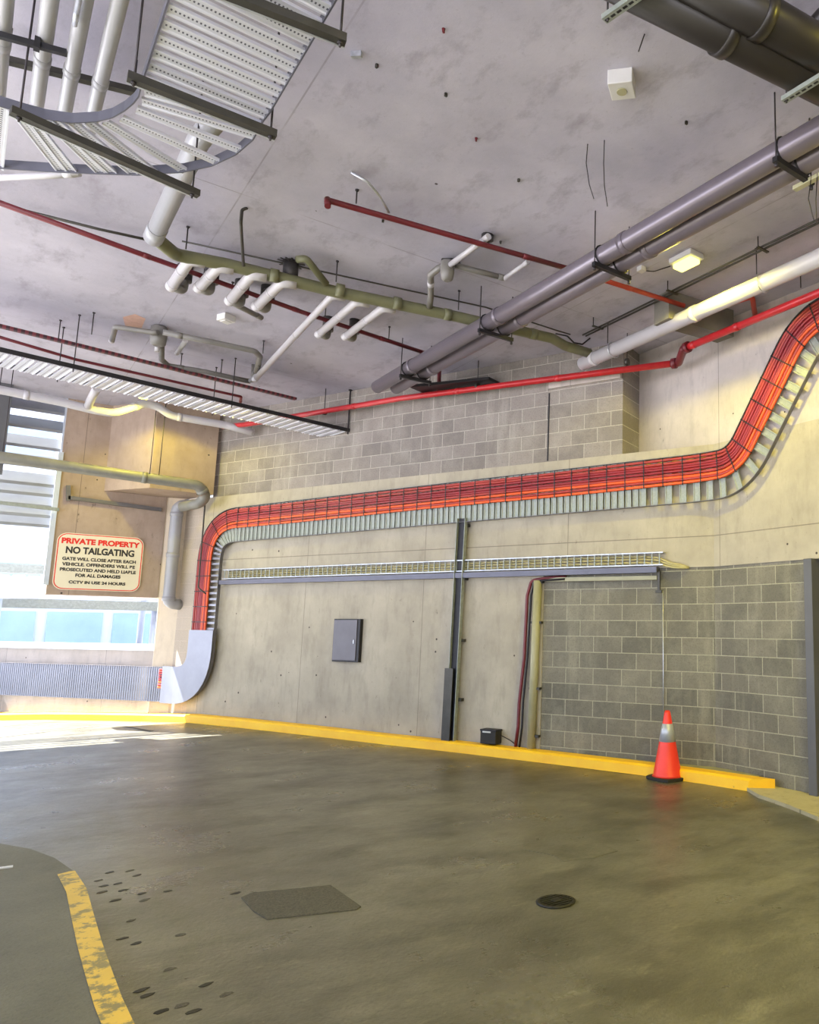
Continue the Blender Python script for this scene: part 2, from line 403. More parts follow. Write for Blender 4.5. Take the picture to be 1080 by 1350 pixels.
# low wall under the window, window
Wl = 7.5
def ww(name, s0, s1, z0, z1, mat, d0=0., d1=.25):
    X = -UW
    return wallobj(name, lbox(-s1, -s0, d0, d1, z0, z1), mat, V((2.62, 15.62, 0)), X)
ww('wall_left', 0, Wl, 0, 1.22, 'conc_r')
ww('trim_3', 0, Wl, 1.22, 1.27, 'frame', -.03, .25)
w = thing('window_1', '', '', V((2.62, 15.62, 1.27))); del w['label']; del w['category']; w['kind'] = 'structure'
Pw = lambda s, z, o=0.: V((2.62, 15.62, z)) + UW * s + NW * o
fr = MB()
for z in (1.30, 2.19): fr.span(Pw(.1, z, -.1), Pw(Wl, z, -.1), .07, .07)
for s in (.13, 4.1, 4.6, Wl): fr.span(Pw(s, 1.27, -.1), Pw(s, 2.22, -.1), .07, .07, UW)
fr.build('window_frame', 'frame', w)
MB().span(Pw(.15, 1.745, -.1), Pw(Wl, 1.745, -.1), .012, .86).build('window_pane', 'glass', w)
# louvres beside the sign wall
lv = thing('louvre_panel', 'grey horizontal louvre blades filling the opening left of the sign wall', 'louvre', V((.2, SY + .1, 3.6)))
for k, py in enumerate((532, 556, 581, 606, 630, 643, 658, 671, 684)):
    z = YP(40, py, SY + .1).z
    m = MB(); m.box((-1.8, SY + .14, z), 5.4, .25, .012, (1, 0, 0), V((0, .62, .78)), V((0, -.78, .62)))
    m.box((-1.8, SY + .065, z - .105), 5.4, .012, .05)
    m.build('louvre_blade', 'louvre', lv)
MB().box((.9, SY + .12, 4.3), .05, .2, 2.3).build('louvre_jamb', 'frame', lv)
st = MB(); st.box((.885, SY + .02, 3.4), .07, .1, 2.2); struct('trim_4', st, 'frame')
pc = YP(8, 560, 15.1)
tag(MB().prism([(pc.x - .26, 15.1), (pc.x + .03, 15.1), (pc.x + .03, 15.3), (pc.x - .26, 15.3)], 4.0, CZ).build('steel_column', 'dkgrey'), 'dark grey steel post hanging in front of the louvre blades', 'post')
lr = MB()
lr.span(YP(-80, 653, 15.25), YP(78, 672, 15.25), .06, .05); tag(lr.build('rail_pipe', 'galv_dull'), 'grey horizontal rail crossing the louvre blades', 'rail')
# kerb
def KP(x, y, off): return PL(x, y, A(0, 0, off), NA)
fp = [V((-2.4, 22.8, -.15)), V((-.6, 20.05, -.12)), V((.614, 18.23, -.09)), V((1.22, 17.33, -.034)), V((1.90, 16.32, .003)), V((2.46, 15.45, .03)), KP(250, 953, .2), KP(320, 960, .2), KP(400, 969, .2), KP(500, 981, .2), KP(600, 992, .2), KP(725, 1007, .22), Z(860, 1024, 0), Z(930, 1034, 0), Z(985, 1043, 0)]
fp[6].z = .076
fp = rounded(fp, 1.2, 4)
kb = MB(); n = len(fp)
nor = []
for i, p in enumerate(fp):
    tt = (fp[min(i + 1, n - 1)] - fp[max(i - 1, 0)]).normalized(); nor.append(V((-tt.y, tt.x, 0)) * 1)
# nor points to the wall side (+x / +y)
prof = [(0, 0), (.012, .1), (.035, .125), (.17, .13), (.17, 0)]
for i, p in enumerate(fp):
    sk = V((nor[i].y, -nor[i].x, 0)) * (1.4 if i == n - 1 else 0)
    for a, z in prof: kb.v.append(p + (nor[i] + sk) * a + V((0, 0, z)))
q = len(prof)
for i in range(n - 1):
    for k in range(q): kb.f.append([i * q + k, i * q + (k + 1) % q, (i + 1) * q + (k + 1) % q, (i + 1) * q + k][::-1]); kb.sm.append(False)
kb.f.append(list(range(q))); kb.f.append([(n - 1) * q + k for k in range(q)][::-1]); kb.sm += [False, False]
tag(kb.build('kerb', 'kerb'), 'long yellow painted kerb running along the foot of the walls', 'kerb')['kind'] = 'structure'
bd = MB()
for i in range(n):
    for a, z in ((.17, 0), (.17, .115), (.75, .115), (.75, 0)): bd.v.append(fp[i] + nor[i] * a + V((0, 0, z)))
for i in range(n - 1):
    for k in range(4): bd.f.append([i * 4 + k, i * 4 + (k + 1) % 4, (i + 1) * 4 + (k + 1) % 4, (i + 1) * 4 + k][::-1]); bd.sm.append(False)
struct('trim_5', bd, 'bed')
# apron right of the kerb
e = fp[-1]
ap = [(e.x, e.y), (e.x + .4, e.y + .25), (BX + .1, 5.6), (BX + .1, 2.2), tuple(Z(1078, 1082, 0).xy), tuple(Z(1040, 1066, 0).xy), tuple(Z(1000, 1052, 0).xy)]
struct('apron', MB().prism(ap, 0, .035), 'apron')
# island with yellow edge
edge = [(0, 1112), (40, 1119), (72, 1131), (98, 1149), (113, 1172), (122, 1205), (133, 1243), (147, 1283), (160, 1318), (176, 1352)]
ep = [Z(x, y, .09) for x, y in edge]
g0 = ep[0]; ep = [V((-3.2, 9.0, 0)), V((-.8, 8.35, 0))] + ep + [V((.62, 2.9, 0)), V((.45, 1.2, 0)), V((.2, -3, 0))]
ep = rounded(ep, .2, 3)
struct('traffic_island', MB().prism([(p.x, p.y) for p in ep] + [(-8, -3), (-8, 9.4)], 0, .09), 'island')
yl = MB(); m2 = []
st_i = min(range(len(ep)), key=lambda i: (ep[i] - Z(92, 1143, .09)).length)
sub = [p for p in ep[st_i:] if p.y > 1]
for i, p in enumerate(sub):
    tt = (sub[min(i + 1, len(sub) - 1)] - sub[max(i - 1, 0)]).normalized(); nn = V((tt.y, -tt.x, 0))
    w_ = min(.095, .03 + .02 * i)
    for a, z in ((-.004, .0), (-.004, .094), (w_, .094)): yl.v.append(V((p.x, p.y, 0)) + nn * a + V((0, 0, z)))
for i in range(len(sub) - 1):
    for k in range(2): yl.f.append([i * 3 + k, i * 3 + k + 1, i * 3 + 4 + k, i * 3 + 3 + k]); yl.sm.append(False)
struct('trim_6', yl, 'yline')
# ------------------------------------------------------------------ floor things
pp = [Z(x, y, 0) for x, y in ((318, 1184), (332, 1178), (436, 1168), (476, 1196), (470, 1200), (352, 1213), (334, 1202))]
tag(MB().prism([(p.x, p.y) for p in pp], 0, .006).build('floor_patch', 'patch'), 'dark rough rectangular repair patch in the roadway near the island', 'floor patch')
pp = [Z(x, y, 0) for x, y in ((692, 1102), (745, 1099), (775, 1104), (815, 1122), (782, 1131), (742, 1136), (730, 1128), (690, 1120))]
fp2 = MB().prism([(p.x, p.y) for p in pp], 0, .003).build('floor_patch', 'floor'); tag(fp2, 'faint irregular mended patch in the roadway beyond the round drain', 'floor patch')
mc = Z(733, 1189, 0)
dr = thing('floor_drain', 'round black iron drain cover sunk in the roadway', 'drain', mc)
MB().lathe([(.118, 0), (.122, .006), (.1, .012), (.098, .004)], mc, 36).build('drain_rim', 'iron', dr)
g = MB()
for k in range(7):
    o = (k - 3) * .027; L = math.sqrt(max(.0, .099 ** 2 - o * o)); g.span(mc + V((-L, o, .008)), mc + V((L, o, .008)), .012, .01)
g.tube([mc + V((0, 0, .004)), mc + V((0, 0, .016))], .03)
g.build('drain_grate', 'iron', dr)
for i, (x, y) in enumerate([(130, 1161), (145, 1150), (155, 1165), (171, 1148), (181, 1154), (137, 1168), (135, 1176), (162, 1174), (187, 1178), (190, 1187), (221, 1175), (152, 1187), (172, 1214), (163, 1237), (180, 1244), (223, 1278), (272, 1298), (186, 1306), (241, 1325), (256, 1333), (212, 1334), (237, 1233), (310, 1178), (193, 1313), (298, 1311)]):
    p = Z(x, y, 0); m = MB(); a0 = random.uniform(0, 3); poly = []
    for k in range(9):
        a = 2 * PI * k / 9; r_ = random.uniform(.6, 1.1); q = V((math.cos(a) * .036 * r_, math.sin(a) * .02 * r_, 0)); q.rotate(Matrix.Rotation(.1 + .25 * math.sin(a0), 3, 'Z')); poly.append((p.x + q.x, p.y + q.y))
    o = m.prism(poly, 0, .002).build('oil_stain', 'iron' if i % 3 else 'patch')
    tag(o, 'small dark oil spot among those on the road beside the island', 'stain', 'oil spots beside the traffic island')
a, b = Z(-12, 1147, .09), Z(17, 1143, .09)
tag(MB().span(a + V((0, 0, .004)), b + V((0, 0, .004)), .03, .008).build('tape_strip', 'white'), 'short white tape strip lying on the traffic island', 'litter')
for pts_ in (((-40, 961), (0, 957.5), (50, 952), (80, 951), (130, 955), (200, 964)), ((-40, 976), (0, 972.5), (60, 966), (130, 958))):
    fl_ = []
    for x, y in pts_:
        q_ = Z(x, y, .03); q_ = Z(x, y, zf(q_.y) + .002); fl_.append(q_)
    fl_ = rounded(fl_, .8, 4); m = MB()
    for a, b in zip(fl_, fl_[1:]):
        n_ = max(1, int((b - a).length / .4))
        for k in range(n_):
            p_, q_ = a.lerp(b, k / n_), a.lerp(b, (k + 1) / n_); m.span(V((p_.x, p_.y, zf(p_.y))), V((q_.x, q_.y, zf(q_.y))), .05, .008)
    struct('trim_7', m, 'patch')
# traffic cone
cc = Z(880, 1027, 0)
cn = thing('traffic_cone', 'orange red traffic cone with silver band standing beside the yellow kerb', 'cone', cc)
bs = MB(); bs.prism([(cc.x + dx, cc.y + dy) for dx, dy in [(.2 * math.cos(a) * (1 / max(abs(math.cos(a)), abs(math.sin(a)))) ** .6, .2 * math.sin(a) * (1 / max(abs(math.cos(a)), abs(math.sin(a)))) ** .6) for a in [k * PI / 12 + .3 for k in range(24)]]], 0, .035)
bs.build('cone_base', 'rubber', cn, .006)
def cr(z): return .165 + (.032 - .165) * (z - .035) / (.75 - .035)
MB().lathe([(cr(.035) + .01, .035), (cr(.05), .055), (cr(.41), .41), (cr(.60), .60), (cr(.70), .70), (cr(.74), .735), (.026, .755), (.02, .745)], cc).build('cone_body', 'cone', cn)
MB().lathe([(cr(.415) + .003, .415), (cr(.61) + .003, .61), (cr(.61), .611)], cc).build('reflective_band', 'refl', cn)
# black box by the kerb
bx = thing('bait_station', 'small black plastic box standing on the kerb strip against the wall', 'box', A(2.27, .115, .08))
MB().box(A(2.27, .25, .08), .25, .14, .17, -UA).build('box_body', 'rubber', bx, .012)
MB().box(A(2.27, .34, .08), .26, .15, .025, -UA).build('box_lid', 'black', bx, .008)
MB().box(A(2.29, .32, .153), .13, .004, .02, -UA).build('box_label', 'white', bx)
MB().tube([A(2.14, .3, .1), A(2.0, .22, .03), A(1.9, .16, .02)], .006, 6).build('lead', 'rubber', bx)
# access panel
pn = thing('access_panel', 'grey metal access panel fixed on the pale concrete wall', 'panel', A(5.0, 1.15, .0))
MB().box(A(5.0, 1.47, .03), .54, .06, .64, -UA).build('panel_box', 'black', pn, .004)
MB().box(A(5.02, 1.475, .064), .47, .012, .60, -UA).build('panel_door', 'panel', pn, .003)
MB().box(A(4.83, 1.45, .074), .012, .012, .06, -UA).build('latch', 'galv', pn)
# ------------------------------------------------------------------ cable ladders
RUNG = {}
def rung_mesh(L, w, mat):
    key = (round(L, 3), round(w, 3), mat)
    if key in RUNG: return RUNG[key]
    # hat profile seen from the room side (local +z towards the viewer side): x along length, y across
    pr = [(-w / 2, -.012), (-w / 2, .004), (-w * .36, .004), (-w * .30, -.004), (w * .30, -.004), (w * .36, .004), (w / 2, .004), (w / 2, -.012)]
    vs = []; fs = []; n = len(pr)
    for x in (-L / 2, L / 2):
        for y, z in pr: vs.append((x, y, z))
    for i in range(n - 1): fs.append([i, n + i, n + i + 1, i + 1])
    o = len(vs)
    for x in (-L / 2, L / 2):
        for y, z in pr: vs.append((x, y * .98, z - .003))
    for i in range(n - 1): fs.append([o + i + 1, o + n + i + 1, o + n + i, o + i])
    me = bpy.data.meshes.new('rung'); me.from_pydata(vs, [], fs); me.materials.append(M[mat])
    uv = me.uv_layers.new(name='UVMap')
    for lp in me.loops:
        c_ = vs[lp.vertex_index]; uv.data[lp.index].uv = (c_[0] / L + .5, c_[1] / w + .5)
    me.update(); RUNG[key] = me; return me
def add_rung(parent, c, X, Nout, L, w, mat, name='rung'):
    X = V(X).normalized(); Nn = V(Nout).normalized(); Y = Nn.cross(X).normalized()
    o = bpy.data.objects.new(name, rung_mesh(L, w, mat)); COL.objects.link(o)
    R = Matrix((X, Y, Nn)).transposed().to_4x4()
    o.matrix_world = Matrix.Translation(V(c) - wloc(parent)) @ R
    o.parent = parent; o.matrix_parent_inverse = Matrix.Identity(4); return o
def resample(pts, step):
    out = []; acc = 0.; nxt = step * .5
    for a, b in zip(pts, pts[1:]):
        L = (b - a).length
        while acc + L >= nxt and L > 0:
            t = (nxt - acc) / L; out.append((a.lerp(b, t), (b - a).normalized())); nxt += step
        acc += L
    return out
def dense(pts, st=.12):
    out = [pts[0]]
    for a, b in zip(pts, pts[1:]):
        k = max(1, int((b - a).length / st))
        for i in range(1, k + 1): out.append(a.lerp(b, i / k))
    return out
def offset2(pts, d):
    out = []
    for i, p in enumerate(pts):
        t = (pts[min(i + 1, len(pts) - 1)] - pts[max(i - 1, 0)]).normalized(); out.append(p + V((-t.y, t.x, 0)) * d)
    return out
def ribbon(mb, pa, pb, thick, nfun=None):
    """closed strip between two 3d polylines, thickened along given normals"""
    n = len(pa); o = len(mb.v)
    for i in range(n):
        nn = nfun(i)
        mb.v += [pa[i], pb[i], pb[i] - nn * thick, pa[i] - nn * thick]
    for i in range(n - 1):
        for k in range(4): mb.f.append([o + i * 4 + k, o + i * 4 + (k + 1) % 4, o + (i + 1) * 4 + (k + 1) % 4, o + (i + 1) * 4 + k]); mb.sm.append(False)
    mb.f.append([o + k for k in range(4)]); mb.f.append([o + (n - 1) * 4 + k for k in range(4)][::-1]); mb.sm += [False, False]
# the wall ladder: path in unfolded wall coordinates (s, z)
yB = lambda y: SB - (PF.y - y)
path = [V((yB(1.5), 4.92, 0)), V((yB(4.62), 4.92, 0)), V((yB(5.62), 3.50, 0)), V((4.2, 3.42, 0)), V((8.27, 3.36, 0)), V((8.27, .66, 0)), V((14.5, .66, 0))]
path = dense(rounded(path, .62, 10), .1)
cum = [0.]
for a, b in zip(path, path[1:]): cum.append(cum[-1] + (b - a).length)
OFF = .075
def onwall(p, off): return W3(p.x, p.y, off)
lad = thing('cable_ladder', 'long steel cable ladder winding along the walls with orange cables', 'cable ladder', onwall(path[len(path) // 2], .0))
WL_W = .29
for side in (-1, 1):
    e2 = offset2(path, side * WL_W); e3 = [onwall(p, OFF - .02) for p in e2]; f3 = [onwall(p, OFF + .035) for p in e2]
    m = MB()
    tn = offset2(path, side * (WL_W + .006)); g3 = [onwall(p, OFF - .02) for p in tn]; h3 = [onwall(p, OFF + .035) for p in tn]
    o = 0
    for i in range(len(path)): m.v += [e3[i], f3[i], h3[i], g3[i]]
    for i in range(len(path) - 1):
        for k in range(4): m.f.append([i * 4 + k, i * 4 + (k + 1) % 4, (i + 1) * 4 + (k + 1) % 4, (i + 1) * 4 + k]); m.sm.append(False)
    m.build('side_rail', 'rail', lad)
sp = resample([p for p in path if p.x < .1], .19) + resample([p for p in path if p.x >= .0], .1)
vis = [(p, t) for p, t in sp if p.x > yB(4.2) and not (p.y < 1.6 and p.x < 9.2)]
room = [q for q in vis if q[0].x < 9.2]
far = [q for q in vis if q[0].x >= 9.2]
room_keep = room[:100]
rest = room[100:]
for p, t in room_keep:
    nrm = (onwall(p, 1) - onwall(p, 0)).normalized(); X = (onwall(p + V((-t.y, t.x, 0)) * .1, 0) - onwall(p, 0))
    add_rung(lad, onwall(p, OFF), X, nrm, WL_W * 2, .078 if p.x > .1 else .09, 'galv_dull')
m = MB()
for p, t in rest + far + [(p + t * .05, t) for p, t in far]:
    nrm = (onwall(p, 1) - onwall(p, 0)).normalized(); X = (onwall(p + V((-t.y, t.x, 0)) * .1, 0) - onwall(p, 0)).normalized(); m.box(onwall(p, OFF), WL_W * 2, .036, .012, X, None, nrm)
o = m.build('rung_run', 'plate', lad); o['kind'] = 'stuff'
# cover plate on the lower bend
i0 = min(range(len(path)), key=lambda i: (path[i] - V((8.27, 1.62, 0))).length)
i1 = min(range(len(path)), key=lambda i: (path[i] - V((9.22, .66, 0))).length)
seg = path[i0:i1 + 1]
m = MB(); ea = [onwall(p, OFF + .06) for p in offset2(seg, -.31)]; eb = [onwall(p, OFF + .06) for p in offset2(seg, .31)]
nn = [(onwall(p, 1) - onwall(p, 0)).normalized() for p in seg]
ribbon(m, ea, eb, .004, lambda i: nn[i])
m.build('cover_plate', 'plate', lad)['label'] = 'plain grey sheet cover over the lower bend'
# cables
i2 = min(range(len(path)), key=lambda i: (path[i] - V((9.32, .66, 0))).length)
cpath = [p for p in path[:i2 + 1]]
offs = [.255, .215, .178, .142, .105, .068, .03, -.008, -.045]
cm = ['cab0', 'cab0', 'cab1', 'cab1', 'cab1', 'cab0', 'cab2', 'cab0', 'cab2']
pos = ['topmost, dull red', 'second from top, dull red', 'third from top, dark red', 'fourth from top, dark red', 'fifth from top, dark red', 'sixth from top, dull red', 'seventh from top, bright orange', 'eighth from top, dull red', 'lowest, bright orange']
sgn = -1
e_try = offset2(cpath, .25)
mid = len(cpath) // 3
sgn = 1 if e_try[mid].y > cpath[mid].y else -1
for k, (d_, mt) in enumerate(zip(offs, cm)):
    wob = [d_ + .006 * math.sin(i * .13 + k * 1.7) for i in range(len(cpath))]
    pts = []
    for i, p in enumerate(cpath):
        t = (cpath[min(i + 1, len(cpath) - 1)] - cpath[max(i - 1, 0)]).normalized()
        pts.append(onwall(p + V((-t.y, t.x, 0)) * sgn * wob[i], OFF + .026 + .004 * math.sin(i * .21 + k)))
    o = MB().tube(pts, .019, 8).build('power_cable', mt)
    tag(o, 'thick cable in the wall ladder, %s' % pos[k], 'cable', 'thick cables lying in the wall ladder')
# cable ties across the bundle
tie = None
kk = 0
for p, t in resample(cpath, .26):
    if p.y < 1.7 or p.x < yB(4.2): continue
    N2 = V((-t.y, t.x, 0)) * sgn
    a = onwall(p + N2 * .285, OFF + .02); b = onwall(p + N2 * -.072, OFF + .02); nr = (onwall(p, 1) - onwall(p, 0)).normalized(); L = (a - b).length
    X = (a - b).normalized(); Y = nr.cross(X)
    if tie is None:
        m = MB(); m.box((0, 0, .028), L, .014, .003).box((L / 2, 0, .014), .003, .009, .03).box((-L / 2, 0, .014), .003, .009, .03).box((L * .3, 0, .032), .02, .014, .008)
        tie = m.build('cable_tie', 'tie', None, rot=Matrix.Identity(4)); o = tie
    else:
        o = tie.copy(); COL.objects.link(o)
    R = Matrix((X, Y, nr)).transposed().to_4x4(); o.matrix_world = Matrix.Translation((a + b) / 2) @ R
    tag(o, 'black tie strapped across the orange cables in the wall ladder', 'cable tie', 'ties across the orange cables')
# tray on wall under the ladder
tr = thing('cable_tray', 'narrow perforated steel tray with pale cables along the concrete wall below the orange run', 'cable tray', A(4, 2.35, 0))
for z, w_, nm in ((2.605, .03, 'side_rail'), (2.455, .03, 'side_rail')):
    MB().span(A(7.9, z, .05), A(-.2, z, .05), .09, .012).build(nm, 'galv', tr)
MB().span(A(7.95, 2.395, .06), A(-.12, 2.395, .06), .1, .07).build('strut_rail', 'railb', tr)
for k in range(81):
    s_ = 7.85 - k * .1
    if k == 0:
        r0 = MB().box(A(s_, 2.53, .085), .016, .008, .14, -UA).build('rung', 'galv_dull', tr)
    else:
        r1 = r0.copy(); COL.objects.link(r1); r1.location = r0.location + (A(s_, 0) - A(7.85, 0))
for z, l in ((2.565, 'upper'), (2.53, 'middle'), (2.49, 'lower')):
    pts = [A(7.8, z, .05), A(4, z - .01, .05), A(1, z + .004, .05), A(.1, z, .05), A(-.12, z - .02, .06), A(-.3, 2.42 + (z - 2.49) * .6, .07), A(-.42, 2.41 + (z - 2.49) * .5, .05), A(-.5, 2.415, .0)]
    tag(MB().tube(pts, .013, 8, .2).build('data_cable', 'cabY'), 'pale yellow cable, %s of three in the narrow tray' % l, 'cable', 'pale cables in the narrow tray')
# perforated riser tray with cover
rt = thing('riser_tray', 'dark perforated vertical tray dropping from the orange cable ladder to the kerb', 'cable tray', A(2.9, .13, 0))
MB().span(A(2.88, 3.2, .07), A(2.93, .14, .07), .12, .02, NA).build('tray_back', 'black', rt)
for o_ in (-.07, .07): MB().span(A(2.88 + o_, 3.2, .09), A(2.93 + o_, .14, .09), .008, .06, NA).build('side_rail', 'galv_dull', rt)
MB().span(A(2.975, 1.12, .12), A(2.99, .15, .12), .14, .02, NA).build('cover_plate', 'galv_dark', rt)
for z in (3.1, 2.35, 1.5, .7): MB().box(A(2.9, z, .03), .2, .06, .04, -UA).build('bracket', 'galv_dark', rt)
# downpipe conduit with red cable beside it
dc = thing('conduit', 'cream vertical conduit running down the edge of the lower blockwork', 'conduit', A(1.6, .13, 0))
MB().tube([A(1.62, 2.3, .05), A(1.66, .12, .05)], .055, 16).build('conduit_pipe', 'cream', dc)
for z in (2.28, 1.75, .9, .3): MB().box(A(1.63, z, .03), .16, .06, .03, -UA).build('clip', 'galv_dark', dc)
tag(MB().tube([A(1.2, 2.34, .03), A(1.5, 2.33, .04), A(1.72, 2.3, .05), A(1.78, 2.1, .05), A(1.8, 1.3, .05), A(1.86, .7, .05), A(1.86, .4, .06), A(1.9, .12, .05)], .022, 8, .08).build('red_cable', 'maroon'), 'dark red cable hugging the left side of the cream conduit', 'cable')
tag(MB().tube([A(1.2, 2.31, .06), A(1.5, 2.30, .06), A(1.66, 2.29, .07), A(1.72, 2.1, .05), A(1.75, 1.3, .05), A(1.80, .7, .05), A(1.80, .4, .06), A(1.84, .12, .05)], .014, 8, .08).build('grey_cable', 'black'), 'black cable between the dark red cable and cream conduit', 'cable')
tag(MB().span(A(1.5, 2.31, .03), A(-.1, 2.30, .03), .05, .05).build('wall_conduit', 'cream'), 'cream square conduit under the narrow tray over the blockwork', 'conduit')
hb = MB(); hb.span(A(-.13, 2.38, .05), A(-.13, 2.14, .05), .03, .03, NA); hb.box(A(-.13, 2.13, .05), .08, .04, .03, -UA)
tag(hb.build('hook_bracket', 'galv_dark'), 'dark hook bracket at the right end of the narrow tray', 'bracket')
tag(MB().tube([A(-.17, 2.14, .03), A(-.175, 1.2, .015), A(-.18, .2, .015)], .007, 6).build('drop_wire', 'galv'), 'thin pale wire running down the blocks behind the cone', 'wire')
# ------------------------------------------------------------------ ceiling services
def pipe(name, label, pts, r, mat, bend=.12, couplings=(), cat='pipe', seg=18, group=None, cmat=None, closed=True):
    """pipe along points; couplings = positions 0..1 along the straight runs"""
    pts = [V(p) for p in pts]; rp = rounded(pts, bend) if bend else pts
    zt = min(p.z for p in rp); root = thing(name, label, cat, (pts[0] + pts[-1]) / 2, group)
    MB().tube(rp, r, seg).build('pipe_run', mat, root)
    L = sum((b - a).length for a, b in zip(pts, pts[1:]))
    for f in couplings:
        d_ = f * L
        for a, b in zip(pts, pts[1:]):
            l = (b - a).length
            if d_ <= l:
                u_ = (b - a).normalized(); c_ = a + u_ * d_
                MB().tube([c_ - u_ * .035, c_ - u_ * .034, c_ + u_ * .034, c_ + u_ * .035], [r * 1.03, r * 1.1, r * 1.1, r * 1.03], seg).build('coupling', cmat or mat, root); break
            d_ -= l
    return root
def rodthing(p, z0, label, group, z1=CZ, r=.006, cat='hanger rod'):
    root = thing('hanger_rod', label, cat, V((p[0], p[1], z1)), group)
    MB().tube([(p[0], p[1], z0), (p[0], p[1], z1)], r, 6).build('rod', 'rod', root)
    MB().tube([(p[0], p[1], z1 - .012), (p[0], p[1], z1)], r * 2.6, 8).build('anchor', 'rod', root)
    return root
# twin purple grey pipes
TX = 4.16; r2 = .088
for k, (x_, l) in enumerate(((TX - .105, 'left'), (TX + .105, 'right'))):
    pipe('steel_pipe', 'long purple grey pipe, the %s of the twin pair crossing to the block wall' % l, [(x_, 0.5, 5.03), (x_, 9.95 + .15 * (1 - k), 5.03)], r2, 'purple', 0, (.18, .44, .66, .88), seg=24, group='twin purple grey pipes')
for k, y_ in enumerate((3.01, 5.04, 7.07, 9.09)):
    pos_ = ('nearest the top right corner', 'left of the yellow lamp', 'over the red sprinkler pipe end', 'by the block wall')[k]
    h = thing('pipe_hanger', 'black slotted strut hanger under the twin pipes, %s' % pos_, 'pipe hanger', V((TX, y_, CZ)), 'hangers of the twin pipes')
    MB().box((TX, y_, 4.915), .44, .04, .04).build('strut', 'black', h)
    for x_ in (TX - .205, TX + .205):
        m = MB().tube([(x_, y_, 4.88), (x_, y_, CZ)], .006, 6); m.tube([(x_, y_, 4.86), (x_, y_, 4.885)], .014, 6); m.build('rod', 'rod', h)
    for x_ in (TX - .105, TX + .105):
        m = MB(); m.tube([V((x_ + (r2 + .006) * math.cos(a), y_, 5.03 + (r2 + .006) * math.sin(a))) for a in [k_ * PI / 8 for k_ in range(17)]], .008, 6); m.build('clamp', 'black', h)
m = MB().box((TX + .16, 2.75, 4.9), .045, .75, .03)
tag(m.build('strut_offcut', 'cream'), 'cream slotted strut lying under the twin pipes near the top right corner', 'strut')
# thick dark pipes top right, running across
dy1 = (Z(830, 17, 4.9).y + Z(1080, 141, 4.9).y) / 2
DZ = 5.0
def dkline(a, b, z, l, r):
    pa, pb = Z(*a, z), Z(*b, z); u_ = (pb - pa)
    return pipe('duct_pipe', 'thick dark pipe at the top right, %s' % l, [pa - u_ * .4, pb + u_ * 1.2], r, 'dkpipe', 0, (.3, .62), seg=28, group='thick dark pipes at the top right')
dkline((868, -2), (1080, 108), 5.02, 'the lower one in the picture', .118)
dkline((950, -8), (1080, 65), 5.05, 'the upper one in the picture', .118)
pipe('pipe_bend', 'dark bent pipe at the top right corner edge', [Z(1060, 70, 5.1), Z(1064, 45, 5.22), Z(1090, 15, 5.3), Z(1120, 8, 5.3)], .05, 'dkpipe', .1)
for (a, b, l) in (((797, 25), (870, -26), 'at the top edge'), ((1033, 132), (1105, 88), 'at the right edge')):
    pa, pb = Z(*a, 4.88), Z(*b, 4.88)
    h = thing('strut_bracket', 'grey slotted strut carrying the thick dark pipes, %s' % l, 'bracket', (pa + pb) / 2, 'struts under the thick dark pipes')
    MB().span(pa, pb, .045, .03).build('strut', 'galv_dull', h)
    u_ = (pb - pa).normalized()
    for k in range(9):
        c_ = pa.lerp(pb, (k + .5) / 9); MB().span(c_ - u_ * .014 + V((0, 0, -.0155)), c_ + u_ * .014 + V((0, 0, -.0155)), .014, .002).build('slot', 'black', h)
    for q_ in (.06, .94):
        c_ = pa.lerp(pb, q_); MB().tube([c_ - V((0, 0, .03)), V((c_.x, c_.y, CZ))], .006, 6).build('rod', 'rod', h)
# white pipe on the right
wp = pipe('drain_pipe', 'thick white pipe running along the right side below the ceiling lamp', [Z(768, 480, 5.1) + (Z(1080, 340, 5.1) - Z(768, 480, 5.1)) * 2, Z(1080, 340, 5.1), Z(768, 480, 5.1)], .084, 'pvc', 0, (.72, .965), seg=26)
for y_ in (4.51, 6.9):
    wa_, wb_ = Z(1080, 340, 5.1), Z(768, 480, 5.1); x = wa_.x + (wb_.x - wa_.x) * (y_ - wa_.y) / (wb_.y - wa_.y)
    rodthing((x - .1, y_), 5.16, 'thin rod holding the thick white pipe', 'rods of the thick white pipe')
    m = MB().tube([V((x + .0 + .097 * math.cos(a), y_, 5.10 + .097 * math.sin(a))) for a in [k_ * PI / 9 for k_ in range(19)]], .006, 6); tag(m.build('pipe_strap', 'galv'), 'thin strap around the thick white pipe', 'strap', 'straps of the thick white pipe')
# green grey drain pipe crossing, with left riser
GZ = 5.2
gp = [Z(290, 150, 5.12), Z(262, 185, 5.12), Z(203, 312, 5.12), Z(232, 336, GZ - .03), Z(300, 349, GZ), Z(440, 384, GZ), Z(600, 417, GZ), Z(728, 446, GZ - .01), Z(745, 456, GZ), Z(778, 466, GZ - .03)]
ga = thing('drain_pipe', 'pale grey pipe coming down from behind the near ladder to the green grey pipe', 'pipe', gp[1])
MB().tube(rounded(gp[:3], .1), .074, 20).build('pipe_run', 'pvc_grey', ga)
u_ = (gp[2] - gp[1]).normalized()
MB().tube([gp[2] - u_ * .2, gp[2] + u_ * .03], .08, 20).build('coupling', 'pvc_grey', ga)
gr = thing('drain_pipe', 'long green grey drain pipe crossing below the ceiling to the white pipe', 'pipe', gp[5])
MB().tube(rounded([gp[2]] + gp[3:8] + [gp[8], gp[9]], .12), .062, 18).build('pipe_run', 'pvc_green', gr)
for f in (.12, .3, .47, .63, .8, .93):
    c_ = gp[4].lerp(gp[7], f); u_ = (gp[7] - gp[4]).normalized(); MB().tube([c_ - u_ * .04, c_ + u_ * .04], .067, 18).build('coupling', 'pvc_green', gr)
